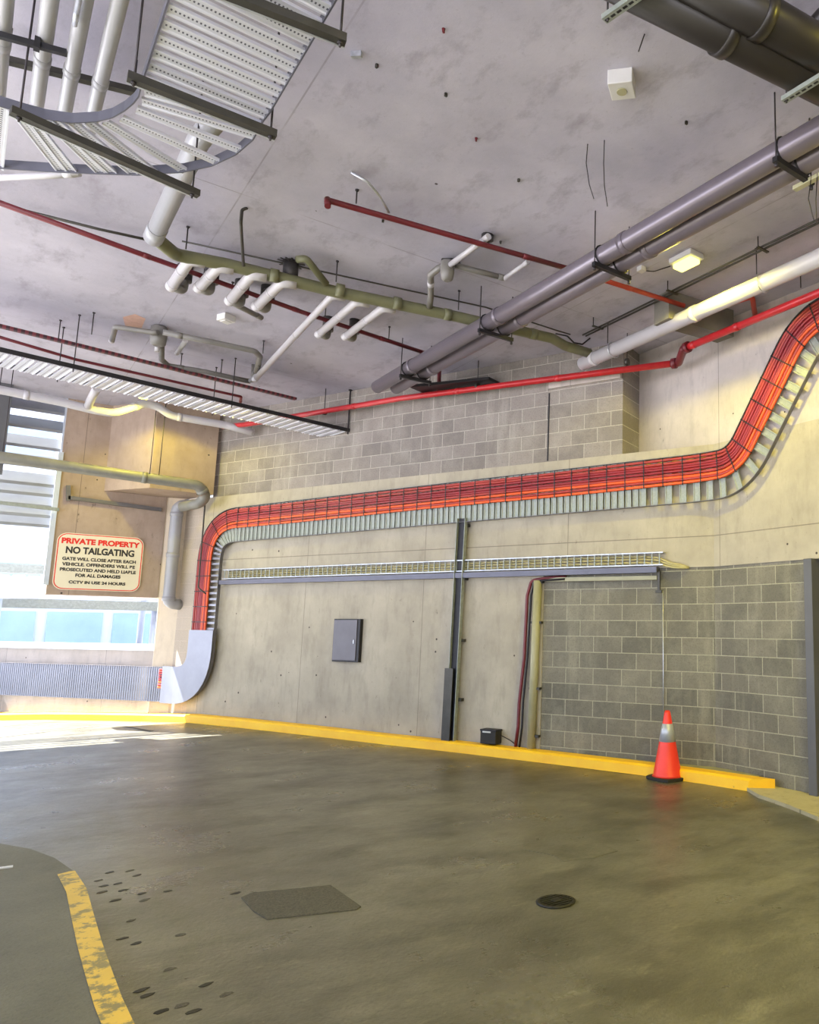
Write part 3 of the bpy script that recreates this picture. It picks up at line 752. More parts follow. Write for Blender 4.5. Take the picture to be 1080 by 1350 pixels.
for (x, y) in ((248, 298.6), (445, 344), (605.5, 383)):
    p = Z(x, y, CZ); rodthing(p, 5.2, 'thin rod from the ceiling to the long green grey pipe', 'rods of the green grey pipe')
pipe('bent_conduit', 'thin grey hooked conduit dropping from the ceiling to the green grey pipe', [Z(326, 274, CZ), Z(319, 277, CZ - .03), Z(319, 300, CZ - .2) if False else V((*Z(319, 277, CZ - .03).xy, 5.28)), Z(321, 350, 5.16)], .014, 'galv_dark', .03)
# conduit lines that follow the green pipe
tag(MB().tube([Z(240, 318, 5.4), Z(420, 357, 5.4), Z(640, 405, 5.4), Z(735, 436, 5.4), Z(752, 441, 5.4)], .009, 6).build('ceiling_conduit', 'galv_dark'), 'thin dark conduit on the ceiling following the green grey pipe', 'conduit')
# stub branches
stubs = [((250, 343), (226, 378), 3.3, 'first from left'), ((288, 352), (262, 380), 0, 'second from left'), ((332, 362), (303, 397), 0, 'third from left'), ((372, 372), (338, 404), 0, 'fourth from left'),
         ((438, 390), (336, 500), 0, 'the longest, fifth from left'), ((470, 398), (420, 441), 0, 'sixth from left'), ((505, 406), (455, 444), 0, 'rightmost of the seven')]
for k, (a, b, _, l) in enumerate(stubs):
    r_ = .052 if k < 4 else (.038 if k == 4 else .044)
    if k < 4: pa = Z(*a, 5.16); pb = Z(*b, 5.16)
    else: pa = Z(*a, 5.18); pb = Z(*b, 5.18)
    u_ = (pb - pa).normalized(); start = pa + V((.13, -.02, .01))
    root = thing('branch_pipe', 'short white branch of the green grey pipe, %s' % l, 'pipe', pa, 'white branches off the green grey pipe')
    pts = [start, pa, pb]
    MB().tube(rounded(pts, .06), r_, 18).build('pipe_run', 'pvc', root)
    MB().tube([pb - u_ * .09, pb - u_ * .088, pb, pb + u_ * .02], [r_, r_ * 1.1, r_ * 1.12, r_ * 1.04], 18).build('coupling', 'pvc', root)
    c_ = pa.lerp(pb, .4); MB().tube([c_ - u_ * .02, c_ + u_ * .02], r_ * 1.07, 18).build('coupling', 'pvc', root)
    if k != 4:
        e1 = pb + u_ * .03; MB().tube(rounded([pb - u_ * .05, e1 + V((.10, -.02, 0)), V((e1.x + .11, e1.y - .02, CZ))], .04), r_ * 1.05, 14).build('riser', 'pvc_dark', root)
        MB().tube([V((e1.x + .11, e1.y - .02, CZ - .17)), V((e1.x + .11, e1.y - .02, CZ))], r_ * 1.45, 16).build('fire_collar', 'collar', root)
    else:
        MB().tube(rounded([pb, pb + u_ * .1 + V((0, 0, .02)), V((pb.x, pb.y, CZ)) + u_ * .12], .05), r_ * .95, 14).build('riser', 'pvc_dark', root)
pipe('drain_pipe', 'short dull grey pipe beside the third white branch', [Z(303, 398, 5.2), Z(345, 419, 5.22)], .03, 'pvc_dark', 0, (.9,))
# collar with branch above green pipe
fc = thing('fire_collar', 'dark fringed collar on the ceiling behind the green grey pipe', 'collar', Z(384, 346, CZ))
p0 = Z(384, 345, CZ)
MB().tube([p0, p0 - V((0, 0, .2))], .075, 18).build('collar_ring', 'collar', fc)
m = MB()
for k in range(14):
    a = k * PI / 7; m.box(p0 + V((math.cos(a) * .1, math.sin(a) * .1, -.02)), .07, .02, .005, (math.cos(a), math.sin(a), 0))
m.build('collar_tabs', 'collar', fc)
pipe('drain_pipe', 'green grey angled pipe from the dark collar into the long drain pipe', [Z(392, 342, 5.33), Z(404, 341, 5.33), Z(430, 374, 5.22)], .036, 'pvc_green', .04)
# vertical-image assembly in the middle
pipe('drain_pipe', 'crooked grey pipe standing up from the long green grey pipe', [Z(565, 412, 5.22), Z(568, 392, 5.24), Z(568, 362, 5.30), Z(578, 354, 5.32), Z(588, 350, 5.34)], .034, 'pvc_dark', .05, (.06, .62), cmat='pvc')
pipe('drain_pipe', 'white sloping pipe from the trap up past the dark red sprinkler pipe', [Z(594, 349, 5.3), Z(644, 312, 5.34)], .028, 'pvc', 0, (.96,))
tp = thing('floor_trap', 'grey rounded trap hanging under the ceiling at the pipe junction', 'trap', Z(590, 356, 5.3))
MB().lathe([(.03, -.12), (.055, -.1), (.07, -.03), (.07, .08), (.05, .1)], Z(590, 356, 5.27)).build('trap_body', 'pvc_dark', tp)
MB().tube([Z(583, 345, 5.4), Z(606, 345, 5.4)], .035, 10).build('trap_inlet', 'collar', tp)
pipe('drain_pipe', 'dull grey straight pipe from the trap towards the twin pipes', [Z(600, 350, 5.34), Z(663, 366, 5.34)], .03, 'pvc_dark', 0, (.97,))
pipe('drain_pipe', 'short white pipe from the dull grey pipe up to the dark red pipe', [Z(664, 368, 5.33), Z(695, 346, 5.35)], .023, 'pvc', 0, (.97,))
cp = Z(643, 310, CZ)
tag(MB().tube([cp, cp - V((0, 0, .05))], .06, 12).build('ceiling_bracket', 'collar'), 'dark bracket on the ceiling at the top of the white sloping pipe', 'bracket')
# left assembly
lf = 5.22
pipe('drain_pipe', 'thin grey pipe from the round trap to its short down-turned left end', [Z(147, 450, 5.34), Z(152, 431, 5.3), Z(200, 438, 5.28), Z(208, 438, 5.28)], .032, 'pvc_dark', .05, (.04,), cmat='pvc')
pipe('drain_pipe', 'long dull grey pipe from the round trap bending to the white branch end', [Z(215, 438, 5.28), Z(280, 451, 5.28), Z(336, 463, 5.28), Z(343, 470, 5.27), Z(338, 490, 5.22)], .036, 'pvc_dark', .07, (.1, .85))
pipe('drain_pipe', 'dull grey pipe curving from the round trap along the maroon rail', [Z(213, 455, 5.24), Z(213, 474, 5.22), Z(222, 482, 5.2), Z(270, 490, 5.2), Z(330, 503, 5.2)], .034, 'pvc_dark', .08, (.5,))
tp = thing('floor_trap', 'dark round trap hanging from the ceiling above the maroon rail', 'trap', Z(209, 444, 5.3))
MB().lathe([(.05, -.1), (.085, -.08), (.095, -.0), (.095, .14), (.07, .16)], Z(209, 446, 5.27)).build('trap_body', 'pvc_dark', tp)
MB().tube([Z(208, 452, 5.26) - V((0, 0, .12)), Z(208, 452, 5.26)], .03, 10).build('trap_outlet', 'pvc', tp)
pipe('drain_pipe', 'short white stub between the round trap and the long dull pipe', [Z(245, 449, 5.3), Z(233, 466, 5.35)], .03, 'pvc', 0, (.92,))
pipe('drain_pipe', 'pale grey oblique stub beside the foot of the longest white branch', [Z(356, 479, 5.24), Z(330, 502, 5.2)], .03, 'pvc_grey', 0, (.1,))
for x, y, zb in ((240, 466, 5.22), (293, 474, 5.2), (348, 449, 5.25), (124, 412, 5.15), (80, 422, 5.15)):
    rodthing(Z(x, y, CZ), zb, 'thin rod above the maroon rail on the left ceiling', 'rods on the left ceiling')
# red fire pipes
pipe('sprinkler_pipe', 'dark red sprinkler pipe crossing mid ceiling with a capped elbow at its left end', [Z(432, 272, 5.20), Z(432, 264, 5.28), Z(590, 309, 5.28), Z(752, 355, 5.28)], .026, 'maroon', .04, (.03, .8))
pipe('sprinkler_pipe', 'orange red pipe continuing right of the twin pipes to the small beam', [Z(748, 354, 5.28), Z(902, 403, 5.28)], .026, 'redor', .04, (.5,))
p = Z(470.8, 250, CZ); rodthing(p, 5.3, 'short rod with clip on the dark red sprinkler pipe', 'rods of the red pipes')
pipe('sprinkler_pipe', 'dark red pipe crossing the left ceiling under the green grey pipe', [Z(-60, 246, 5.25), Z(200, 340, 5.25), Z(400, 412, 5.25), Z(568, 468, 5.25)], .026, 'maroon', 0, (.3, .62, .85))
tag(MB().tube([Z(-30, 262, 5.38), Z(130, 302, 5.38), Z(203, 318, 5.38)], .014, 8).build('ceiling_conduit', 'galv_dark'), 'dark conduit on the left ceiling above the dark red pipe', 'conduit')
for (x, y) in ((513.6, 430.5), (430, 400), (307, 372)): rodthing(Z(x, y, CZ), 5.27, 'thin rod with loop on the dark red pipe of the left ceiling', 'rods of the red pipes')
RZ = 5.05
def RA(s, off=.13, z=RZ): return A(s, z, off)
rm = [A(7.95, 5.06, .28), A(7.4, 5.03, .28), A(4.0, 5.06, .22), PL(889, 479, A(0, 0, .22), NA)]
pipe('fire_main', 'bright red fire main running in front of the upper blockwork', rm, .042, 'red', .08, (.15, .36, .6, .8), seg=18)
def XP(x, y, x0): return PL(x, y, (x0, 0, 0), (1, 0, 0))
j0 = rm[-1]; ra = XP(906, 458, 6.15); rb = XP(1080, 386, 6.15)
pipe('fire_main', 'bright red fire main running along the right wall under the white pipe', [ra, rb, rb + (rb - ra) * 1.6], .042, 'red', 0, (.02, .16), seg=18)
jo = pipe('fire_main', 'red elbow piece joining the two fire mains at the wall corner', [j0, j0 + (j0 - rm[-2]).normalized() * .06, ra + (ra - rb).normalized() * .06, ra], .05, 'maroon', .05, ())
for q_, d_ in ((j0, (j0 - rm[-2]).normalized()), (ra, (ra - rb).normalized())): MB().tube([q_ - d_ * .03, q_ + d_ * .03], .066, 18).build('coupling', 'maroon', jo)
pipe('fire_branch', 'orange red branch rising from the right fire main beside the small beam', [Z(936, 408, 5.4), Z(992, 391, 5.4), Z(996, 418, 5.3)], .03, 'redor', .04, (.05,))
pipe('fire_branch', 'short dark red riser from the fire main beside the twin pipe end', [A(3.3, 5.06, .22), A(3.3, CZ, .22)], .028, 'maroon', 0, ())
for s_ in (5.6, 2.6, .25):
    h = thing('pipe_clip', 'small clip and rod on the bright red fire main', 'clip', A(s_, CZ, .22), 'clips of the fire main')
    MB().tube([A(s_, 5.1, .22), A(s_, CZ, .22)], .006, 6).build('rod', 'rod', h); MB().tube([A(s_ + .02, 5.045, .22), A(s_ - .02, 5.045, .22)], .048, 16).build('clip_band', 'galv_dark', h)
h = V((6.15, 4.4, 0))
rodthing((h.x, h.y), 5.16, 'thin rod over the right wall fire main', 'rods of the red pipes')
# left red pipe + maroon slotted rail
rp_ = [Z(-60, 427, 5.12), Z(100, 474, 5.12), Z(318, 523, 5.12), Z(316, 540, 5.02)]
pipe('sprinkler_pipe', 'thin dark red pipe behind the far cable ladder on the left', rp_, .02, 'maroon', .03, (.5, .93))
mr = thing('slotted_rail', 'maroon slotted rail running across the left ceiling behind the dull pipes', 'rail', Z(200, 472, 5.16))
a_, b_ = Z(-60, 415, 5.16), Z(390, 526, 5.16)
MB().span(a_, b_, .07, .035).build('rail_body', 'slotred', mr)
# far cable ladder
fl = thing('cable_ladder', 'straight suspended steel ladder from the left edge to the block wall', 'cable ladder', Z(230, 520, 4.75))
na, nb = Z(-60, 449, 4.75), Z(461, 569, 4.75)
u_ = (nb - na).normalized(); cr_ = V((-u_.y, u_.x, 0)); Wd = .62
L = (nb - na).length
MB().span(na + V((0, 0, .02)), nb + V((0, 0, .02)), .012, .055).build('side_rail', 'black', fl)
MB().span(na + cr_ * Wd + u_ * .05 + V((0, 0, .02)), nb + cr_ * Wd - u_ * .1 + V((0, 0, .02)), .012, .055).build('side_rail', 'rail', fl)
k = 0
while k * .125 < L - .1:
    add_rung(fl, na + u_ * (.06 + k * .125) + cr_ * Wd / 2 + V((0, 0, -.02)), cr_, V((0, 0, -1)), Wd, .1, 'rung'); k += 1
for q_, l in ((.23, 'left'), (.62, 'middle')):
    c_ = na.lerp(nb, q_)
    rodthing((c_.x, c_.y), 4.7, 'thin rod holding the straight far ladder', 'rods of the far ladder'); rodthing((c_.x + cr_.x * Wd, c_.y + cr_.y * Wd), 4.7, 'thin rod holding the straight far ladder', 'rods of the far ladder')
rodthing(nb - u_ * .03, 4.7, 'black rod at the wall end of the straight far ladder', None, r=.012)
# near cable ladder (top left)
NZ = 4.65
xc, hw, yt = .745, .30, 5.86
nl = thing('cable_ladder', 'wide perforated steel ladder curving overhead at the top left', 'cable ladder', V((xc, 4.6, NZ)))
inn = [V((.44, 2.2, NZ)), V((.44, 4.7, NZ))] + [Z(x, y, NZ) for x, y in ((184, 128), (177, 137), (165, 147), (149, 156), (130, 161), (95, 163), (60, 158), (30, 150), (0, 141), (-60, 124))]
out = [V((1.045, 2.2, NZ)), V((1.045, 4.45, NZ))] + [Z(x, y, NZ) for x, y in ((346, 160), (333, 184), (310, 204), (278, 219), (240, 227), (180, 231), (120, 229), (60, 226), (0, 222), (-80, 217))]
inn = rounded(inn, .1, 3); out = rounded(out, .1, 3)
for e, sg_ in ((inn, -1), (out, 1)):
    m = MB()
    for i, p in enumerate(e):
        t = (e[min(i + 1, len(e) - 1)] - e[max(i - 1, 0)]).normalized(); q_ = p + V((t.y, -t.x, 0)) * .008 * sg_
        m.v += [p.copy(), q_, q_ + V((0, 0, .065)), p + V((0, 0, .065))]
    for i in range(len(e) - 1):
        for k in range(4): m.f.append([i * 4 + k, i * 4 + (k + 1) % 4, (i + 1) * 4 + (k + 1) % 4, (i + 1) * 4 + k]); m.sm.append(False)
    m.build('side_rail', 'railb', nl)
for k in range(17):
    add_rung(nl, V((xc, 4.64 - k * .128, NZ + .012)), V((1, 0, 0)), V((0, 0, -1)), .6, .085, 'rung')
for a, b in (((190, 122), (344, 166)), ((187, 134), (336, 180)), ((180, 145), (318, 199)), ((160, 157), (288, 215)), ((139, 162), (245, 227)), ((118, 163), (205, 230)), ((96, 163), (178, 231)), ((72, 160), (150, 230)), ((62, 159), (134, 229)), ((34, 152), (96, 228)), ((22, 149), (82, 227)), ((3, 143), (-4, 222)), ((-12, 140), (-22, 221))):
    pa, pb = Z(*a, NZ + .012), Z(*b, NZ + .012); L = (pb - pa).length
    add_rung(nl, (pa + pb) / 2, pb - pa, V((0, 0, -1)), L, .07, 'rung')
for (a, b, l) in ((Z(168, 100, 4.6), Z(364, 178, 4.6), 'lower of the two across the straight run'), (Z(262, -24, 4.6), Z(456, 53, 4.6), 'upper of the two across the straight run'), (Z(14, 145, 4.6), Z(262, 256, 4.6), 'slanting under the curve')):
    h = thing('strut_bracket', 'dark slotted strut under the near ladder, %s' % l, 'bracket', (a + b) / 2, 'struts under the near ladder')
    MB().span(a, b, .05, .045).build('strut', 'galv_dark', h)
    u_ = (b - a).normalized(); s2 = V((-u_.y, u_.x, 0)); 
    MB().span(a + s2 * .028 + V((0, 0, -.02)), b + s2 * .028 + V((0, 0, -.02)), .012, .01).build('strut_lip', 'galv', h)
    for q_ in (.04, .96):
        c_ = a.lerp(b, q_); m = MB().tube([c_ - V((0, 0, .05)), V((c_.x, c_.y, CZ))], .006, 6); m.tube([c_ - V((0, 0, .035)), c_ - V((0, 0, .022))], .014, 6); m.build('rod', 'rod', h)
# white pipes above the near ladder
for k, (xa, xb, l) in enumerate(((-.10, -.17, 'at the left edge'), (0., .0, 'second from the left edge'), (.14, .15, 'third from the left edge'), (.29, .30, 'nearest the ladder'))):
    pipe('drain_pipe', 'thick pale pipe passing above the near ladder, %s' % l, [(xa - (.06 if k == 0 else 0), 2.0, 5.12), ((xb if k else -.2), 6.0 + (0 if k else .0), 5.12), ((xb if k else -.2), 6.35, 5.14)], .042, 'pvc_grey', 0, (.55, .82), group='pale pipes above the near ladder')
pipe('conduit', 'slim steel conduit hanging below the third pale pipe', [(.13, 2.4, 5.06), (.12, 5.0, 5.05)], .014, 'galv', 0, (.97,))
hs = thing('strut_bracket', 'black strut under the pale pipes at the left edge', 'bracket', Z(40, 60, 5.05))
MB().span(Z(-20, 41, 5.05), Z(88, 70, 5.05), .03, .035).build('strut', 'black', hs)
c_ = Z(49, 58, 5.05); MB().tube([c_, V((c_.x, c_.y, CZ))], .006, 6).build('rod', 'rod', hs); MB().box(c_, .03, .05, .07).build('clamp', 'black', hs)
hs = thing('strut_bracket', 'dark strut across behind the pale pipes', 'bracket', Z(80, 90, 5.2))
MB().span(Z(-20, 72, 5.2), Z(182, 122, 5.2), .05, .04).build('strut', 'galv_dark', hs)
for q_ in ((10, 80), (176, 120)):
    c_ = Z(*q_, 5.2); MB().tube([c_, V((c_.x, c_.y, CZ))], .006, 6).build('rod', 'rod', hs)
pipe('drain_pipe', 'flat white pipe end below the near ladder at the left edge', [Z(-40, 236, 4.85), Z(60, 232, 4.85), Z(105, 229, 4.85)], .022, 'pvc', 0, (.9,))
# small slotted offcut and things fixed on the ceiling
sl = thing('junction_box', 'pale square junction box with a round socket on the right ceiling', 'junction box', Z(822, 118, CZ))
p = Z(820, 117, 5.34)
MB().box((p.x, p.y, CZ - .055), .17, .17, .11, (.77, .64, 0)).build('box_body', 'white', sl, .006)
MB().lathe([(.035, 0), (.035, .008), (.026, .008), (.026, .003)], (p.x, p.y, CZ - .118), 20).build('knockout', 'cream', sl)
p = Z(298, 423, 5.36)
sl = thing('smoke_detector', 'small square white box on the ceiling left of the branches', 'ceiling box', V((p.x, p.y, CZ)))
MB().box((p.x, p.y, CZ - .04), .15, .15, .08, (.9, .4, 0)).build('box_body', 'white', sl, .006)
MB().box((p.x, p.y, CZ - .084), .09, .09, .01, (.9, .4, 0)).build('box_lid', 'white', sl)
p = Z(470, 72, CZ - .02)
tag(MB().box((p.x, p.y, CZ - .02), .07, .025, .04, (.7, -.7, 0)).build('cable_clip', 'galv'), 'small metal clip on the ceiling right of the near ladder', 'clip')
for i, (x, y) in enumerate(((588, 123), (628, 182), (684, 236), (905, 160), (585, 38), (497, 85), (505, 290), (660, 318))):
    p = Z(x, y, CZ); m = MB(); m.box((p.x, p.y, CZ - .012), .02, .014, .024, (math.cos(i), math.sin(i), 0)); m.tube([(p.x, p.y, CZ - .004), (p.x, p.y, CZ)], .012, 8)
    tag(m.build('anchor_stub', 'maroon' if i in (1, 4) else 'galv_dark'), 'small cut off anchor stub on the bare ceiling', 'anchor', 'anchor stubs on the bare ceiling')
for (pts, l) in ((((775, 190), (773, 215), (777, 243), (783, 262)), 'the left one with a knot'), (((797, 185), (796, 215), (797, 245), (801, 272)), 'the right one'), (((850, 45), (842, 68), (845, 64)), 'short one above the junction box')):
    p0 = Z(*pts[0], CZ); pp_ = [V((p0.x, p0.y, CZ))]
    n_ = len(pts)
    for q_, (x, y) in enumerate(pts[1:]):
        P_ = PL(x, y, p0, (p0.x, p0.y, 0)); pp_.append(P_)
    if l[0] == 's': pp_ = pp_[:2]
    tag(MB().tube(pp_, .004, 6, .05).build('loose_wire', 'rod'), 'loose thin wire dangling from the ceiling, %s' % l, 'wire')
pipe('flexible_conduit', 'pale flexible conduit arching from the ceiling to the dark red sprinkler pipe', [Z(463, 227, CZ - .01), Z(485, 240, 5.38), Z(500, 258, 5.34), Z(513, 280, 5.3)], .011, 'galv', .05)
for pts, l in ((((1070, 232), (1066, 262), (1073, 290)), 'left'), (((1078, 228), (1076, 262), (1077, 296)), 'right')):
    p0 = V((4.2, 2.85, 0)); b_ = [PL(x, y, (4.3, 0, 0), (1, 0, 0)) for x, y in pts]
    tag(MB().tube(b_, .004, 6, .05).build('loose_wire', 'rod'), 'loose thin wire hanging under the twin pipes at the right edge, the %s one' % l, 'wire')
jb = Z(846, 352, CZ)
tag(MB().box((jb.x, jb.y, CZ - .025), .07, .07, .05).build('junction_box', 'white'), 'tiny pale box on the ceiling left of the lit yellow lamp', 'junction box')
tag(MB().tube([V((jb.x + .03, jb.y, CZ - .03)), Z(862, 358, CZ - .02), Z(884, 351, CZ - .02)], .006, 6, .05).build('lamp_cable', 'rod'), 'thin cable sagging from the tiny box to the lit yellow lamp', 'cable')
om = [Z(x, y, CZ) for x, y in ((162, 418), (178, 414), (192, 420), (186, 434), (166, 432))]
tag(MB().prism([(p.x, p.y) for p in om], CZ - .002, CZ).build('paint_mark', 'omark'), 'faint orange paint mark on the left ceiling', 'paint mark')
# thin conduit pair at right
for k, dz in enumerate((0, .045)):
    tag(MB().tube([(5.42 + k * .05, 1.0, 5.34), (5.46 + k * .05, 4.3, 5.34), (5.52 + k * .05, 7.25, 5.34)], .011, 8).build('ceiling_conduit', 'galv_dark'), 'thin dark conduit beside the yellow lamp, the %s of the pair' % ('left', 'right')[k], 'conduit', 'conduit pair beside the lamp')
for y_ in (4.35, 5.6, 6.9):
    h = thing('conduit_bracket', 'small dark bracket on the conduit pair beside the lamp', 'bracket', V((5.48, y_, CZ)), 'brackets of the conduit pair')
    MB().box((5.48, y_, 5.32), .16, .03, .012).build('bracket_bar', 'galv_dark', h); MB().tube([(5.41, y_, 5.31), (5.41, y_, CZ)], .006, 6).build('rod', 'rod', h)
pipe('bent_conduit', 'black bent conduit jumping from the green grey pipe end to the ceiling', [Z(733, 440, 5.36), Z(748, 443, 5.3), Z(757, 452, 5.25), Z(768, 454, 5.25), Z(778, 446, 5.36)], .01, 'black', .03)
# dark plate stands in for the pipe penetration opening by the block wall
tag(MB().prism([tuple((A(3.6, 0, .02)).xy), tuple(A(3.6, 0, .5).xy), tuple(A(2.35, 0, .3).xy), tuple(A(2.35, 0, .02).xy)], 5.09, 5.13).build('opening_plate', 'black'), 'dark flat plate standing in for the pipe opening at the block wall under the twin pipe ends', 'plate')
# ------------------------------------------------------------------ pipes by the sign
py0 = 14.1
pipe('drain_pipe', 'grey drain pipe crossing the louvres and bulkhead to the corner elbow', [YP(-90, 592, py0), YP(10, 604, py0), YP(235, 636, py0), YP(262, 640, py0), YP(272, 655, py0 + .1), YP(262, 664, py0 + .2), YP(240, 668, py0 + .5)], .085, 'dirty', .16, (.05, .62, .84), seg=20)
vt = A(8.83, 3.7, .25); vb = A(8.83, 1.98, .25)
v1 = PL(234, 668, A(8.9, 0, .2), NA); v2 = PL(228, 795, A(8.9, 0, .2), NA)
pipe('downpipe', 'grey vertical downpipe right of the sign with elbow at its foot', [v1 + V((.15, -.12, .05)), v1, V((v1.x, v1.y, v2.z)), V((v1.x, v1.y, v2.z)) - NA * .22 + V((0, 0, -.02))], .095, 'pvc_grey', .12, (.16, .5, .86), seg=22)
yu = 13.9
pipe('drain_pipe', 'pale grey pipe with a raised hump crossing above the louvres', [YP(-60, 507, yu), YP(0, 514, yu), YP(80, 530, yu), YP(125, 541, yu), YP(150, 545, yu), YP(172, 538, yu), YP(192, 532, yu), YP(208, 536, yu), YP(225, 548, yu), YP(300, 561, yu - .1), A(7.4, 4.93, .1)], .062, 'pvc', .3, (.2, .55, .72), seg=18)
pipe('drain_pipe', 'short pale pipe joining the humped pipe from above', [YP(115, 538, yu), YP(122, 522, yu - .3), YP(128, 512, yu - .6)], .055, 'pvc', .1, ())
for x_, y_ in ((204, 560), (216, 562)):
    p = YP(x_, y_, py0 - .05); rodthing((p.x, p.y), YP(x_, 634, py0 - .05).z, 'thin rod holding the grey drain pipe in front of the bulkhead', 'rods in front of the bulkhead')
for x_ in (1, 16):
    p = YP(x_, 500, py0); rodthing((p.x, p.y), YP(x_, 606, py0).z, 'thin rod holding the grey drain pipe in front of the louvres', 'rods in front of the louvres')
sc_ = MB(); sc_.span(YP(90, 656, SY - .05), YP(213, 672, SY - .05), .06, .06)
sc_.span(YP(90, 640, SY - .05), YP(90, 660, SY - .05), .06, .06, V((1, 0, 0)))
tag(sc_.build('cable_duct', 'rail'), 'grey square duct running above the sign', 'duct')
pipe('conduit', 'thin dark conduit dropping from the corner elbow past the orange cables', [A(8.42, 3.9, .32), A(8.22, 3.9, .3), A(8.2, 2.5, .3), A(8.2, 2.3, .3), A(8.05, 2.2, .26)], .012, 'galv_dark', .06)
# ------------------------------------------------------------------ sign
sw, sh = 1.22, .94
s0 = YP(72, 701, SY - .03); szt = 3.17; sx0 = .965
sg = thing('warning_sign', 'white private property sign with red border fixed on the buff wall', 'sign', V((sx0 + sw / 2, SY - .02, szt - sh)))
def rrect(x0, x1, z0, z1, r, y, y1, mb, n=6):
    pts = []
    for cx, cz, a0 in ((x1 - r, z1 - r, 0), (x0 + r, z1 - r, PI / 2), (x0 + r, z0 + r, PI), (x1 - r, z0 + r, 1.5 * PI)):
        for k in range(n + 1): a = a0 + PI / 2 * k / n; pts.append((cx + r * math.cos(a), cz + r * math.sin(a)))
    o = len(mb.v); N = len(pts)
    for yy in (y, y1):
        for px_, pz in pts: mb.v.append(V((px_, yy, pz)))
    mb.f.append([o + i for i in range(N)]); mb.f.append([o + N + i for i in range(N)][::-1])
    for i in range(N): mb.f.append([o + i, o + N + i, o + N + (i + 1) % N, o + (i + 1) % N])
    mb.sm += [False] * (N + 2); return pts
def shear(mb): return mb
m = MB(); rrect(sx0, sx0 + sw, szt - sh, szt, .14, SY - .03, SY - .012, m); m.build('sign_board', 'sign', sg)
m = MB(); po = []; 
outer = rrect(sx0 + .012, sx0 + sw - .012, szt - sh + .012, szt - .012, .13, 0, 0, MB()); inner = rrect(sx0 + .026, sx0 + sw - .026, szt - sh + .026, szt - .026, .118, 0, 0, MB())
N = len(outer)
for (x_, z_), (x2, z2) in zip(outer, inner): m.v += [V((x_, SY - .0315, z_)), V((x2, SY - .0315, z2))]
for i in range(N): m.f.append([2 * i, 2 * ((i + 1) % N), 2 * ((i + 1) % N) + 1, 2 * i + 1]); m.sm.append(False)
m.build('sign_border', 'sgred', sg)
def text(s, x, z, h, width, mat, bold, parent, nm='lettering'):
    cu = bpy.data.curves.new(nm, 'FONT'); cu.body = s; cu.align_x = 'CENTER'; cu.size = h / .7; cu.offset = bold; cu.extrude = .001
    o = bpy.data.objects.new(nm + '_curve', cu); COL.objects.link(o)
    bpy.context.view_layer.update()
    dg = bpy.context.evaluated_depsgraph_get(); me = bpy.data.meshes.new_from_object(o.evaluated_get(dg))
    bpy.data.objects.remove(o); me.name = nm
    xs = [q.co.x for q in me.vertices]; k = width / (max(xs) - min(xs)); mx = (max(xs) + min(xs)) / 2
    for q in me.vertices: q.co = V(((q.co.x - mx) * k, -q.co.z, q.co.y))
    me.materials.clear(); me.materials.append(M[mat])
    ob = bpy.data.objects.new(nm, me); COL.objects.link(ob); ob.parent = parent; ob.location = V((x, SY - .0325, z)) - wloc(parent); return ob
cx_ = sx0 + sw / 2
for s_, zf, h_, w_, mt, b_ in (('PRIVATE PROPERTY', .815, .085, 1.10, 'sgred', .006), ('NO TAILGATING', .645, .105, .96, 'sgblk', .006), ('GATE WILL CLOSE AFTER EACH', .52, .05, 1.03, 'sgblk', .003), ('VEHICLE. OFFENDERS WILL BE', .425, .05, 1.02, 'sgblk', .003), ('PROSECUTED AND HELD LIABLE', .33, .05, 1.06, 'sgblk', .003), ('FOR ALL DAMAGES', .235, .05, .63, 'sgblk', .003), ('CCTV IN USE 24 HOURS', .115, .045, .79, 'sgblk', .003)):
    text(s_, cx_, szt - sh + zf * sh, h_, w_, mt, b_, sg)
# ------------------------------------------------------------------ lamps
def lamp(loc, label, sz=(.2, .3), em='lens', power=0, colr=(1, .9, .35), rotz=0.):
    loc = V(loc); root = thing('bulkhead_light', label, 'lamp', loc)
    X = (math.cos(rotz), math.sin(rotz), 0)
    MB().box(loc - V((0, 0, .03)), sz[0] + .06, sz[1] + .05, .06, X).build('housing', 'white', root, .01)
    MB().box(loc - V((0, 0, .085)), sz[0], sz[1], .05, X).build('lens', em, root, .015)
    if power:
        L = bpy.data.lights.new('lamp_light', 'AREA'); L.energy = power; L.color = colr; L.shape = 'RECTANGLE'; L.size = sz[0]; L.size_y = sz[1]
        o = bpy.data.objects.new('lamp_light', L); COL.objects.link(o); o.location = V((0, 0, -.125)); o.parent = root
    return root
LY = (1, .87, .10)
def bulb(root, dz, power, colr, r=.09):
    L = bpy.data.lights.new('lamp_light', 'SPOT'); L.energy = power; L.color = colr; L.shadow_soft_size = r; L.spot_size = math.radians(168); L.spot_blend = .25
    o = bpy.data.objects.new('lamp_light', L); COL.objects.link(o); o.location = V((0, 0, dz)); o.parent = root
pl_ = Z(905, 349, CZ - .09)
bulb(lamp((pl_.x, pl_.y, CZ), 'lit yellow ceiling lamp beside the thick white pipe', (.14, .26)), -.15, 270, LY)
p = YP(190, 524, 13.55)
bulb(lamp((p.x, p.y, p.z + .1), 'lit yellow lamp behind the far ladder near the bulkhead', (.12, .2)), -.15, 150, LY)
M['lens2'] = emit('lit warm lens', (1, .95, .6, 1), 6)
lamp((4.6, .6, CZ), 'lamp on the ceiling over the right wall, nearer than the pipes', (.2, .5), 'lens2', 230, (1, .86, .10))
lamp((2.4, -1.0, CZ), 'lamp on the ceiling behind the camera', (.3, 1.0), 'lens2', 190, (1, .87, .2))
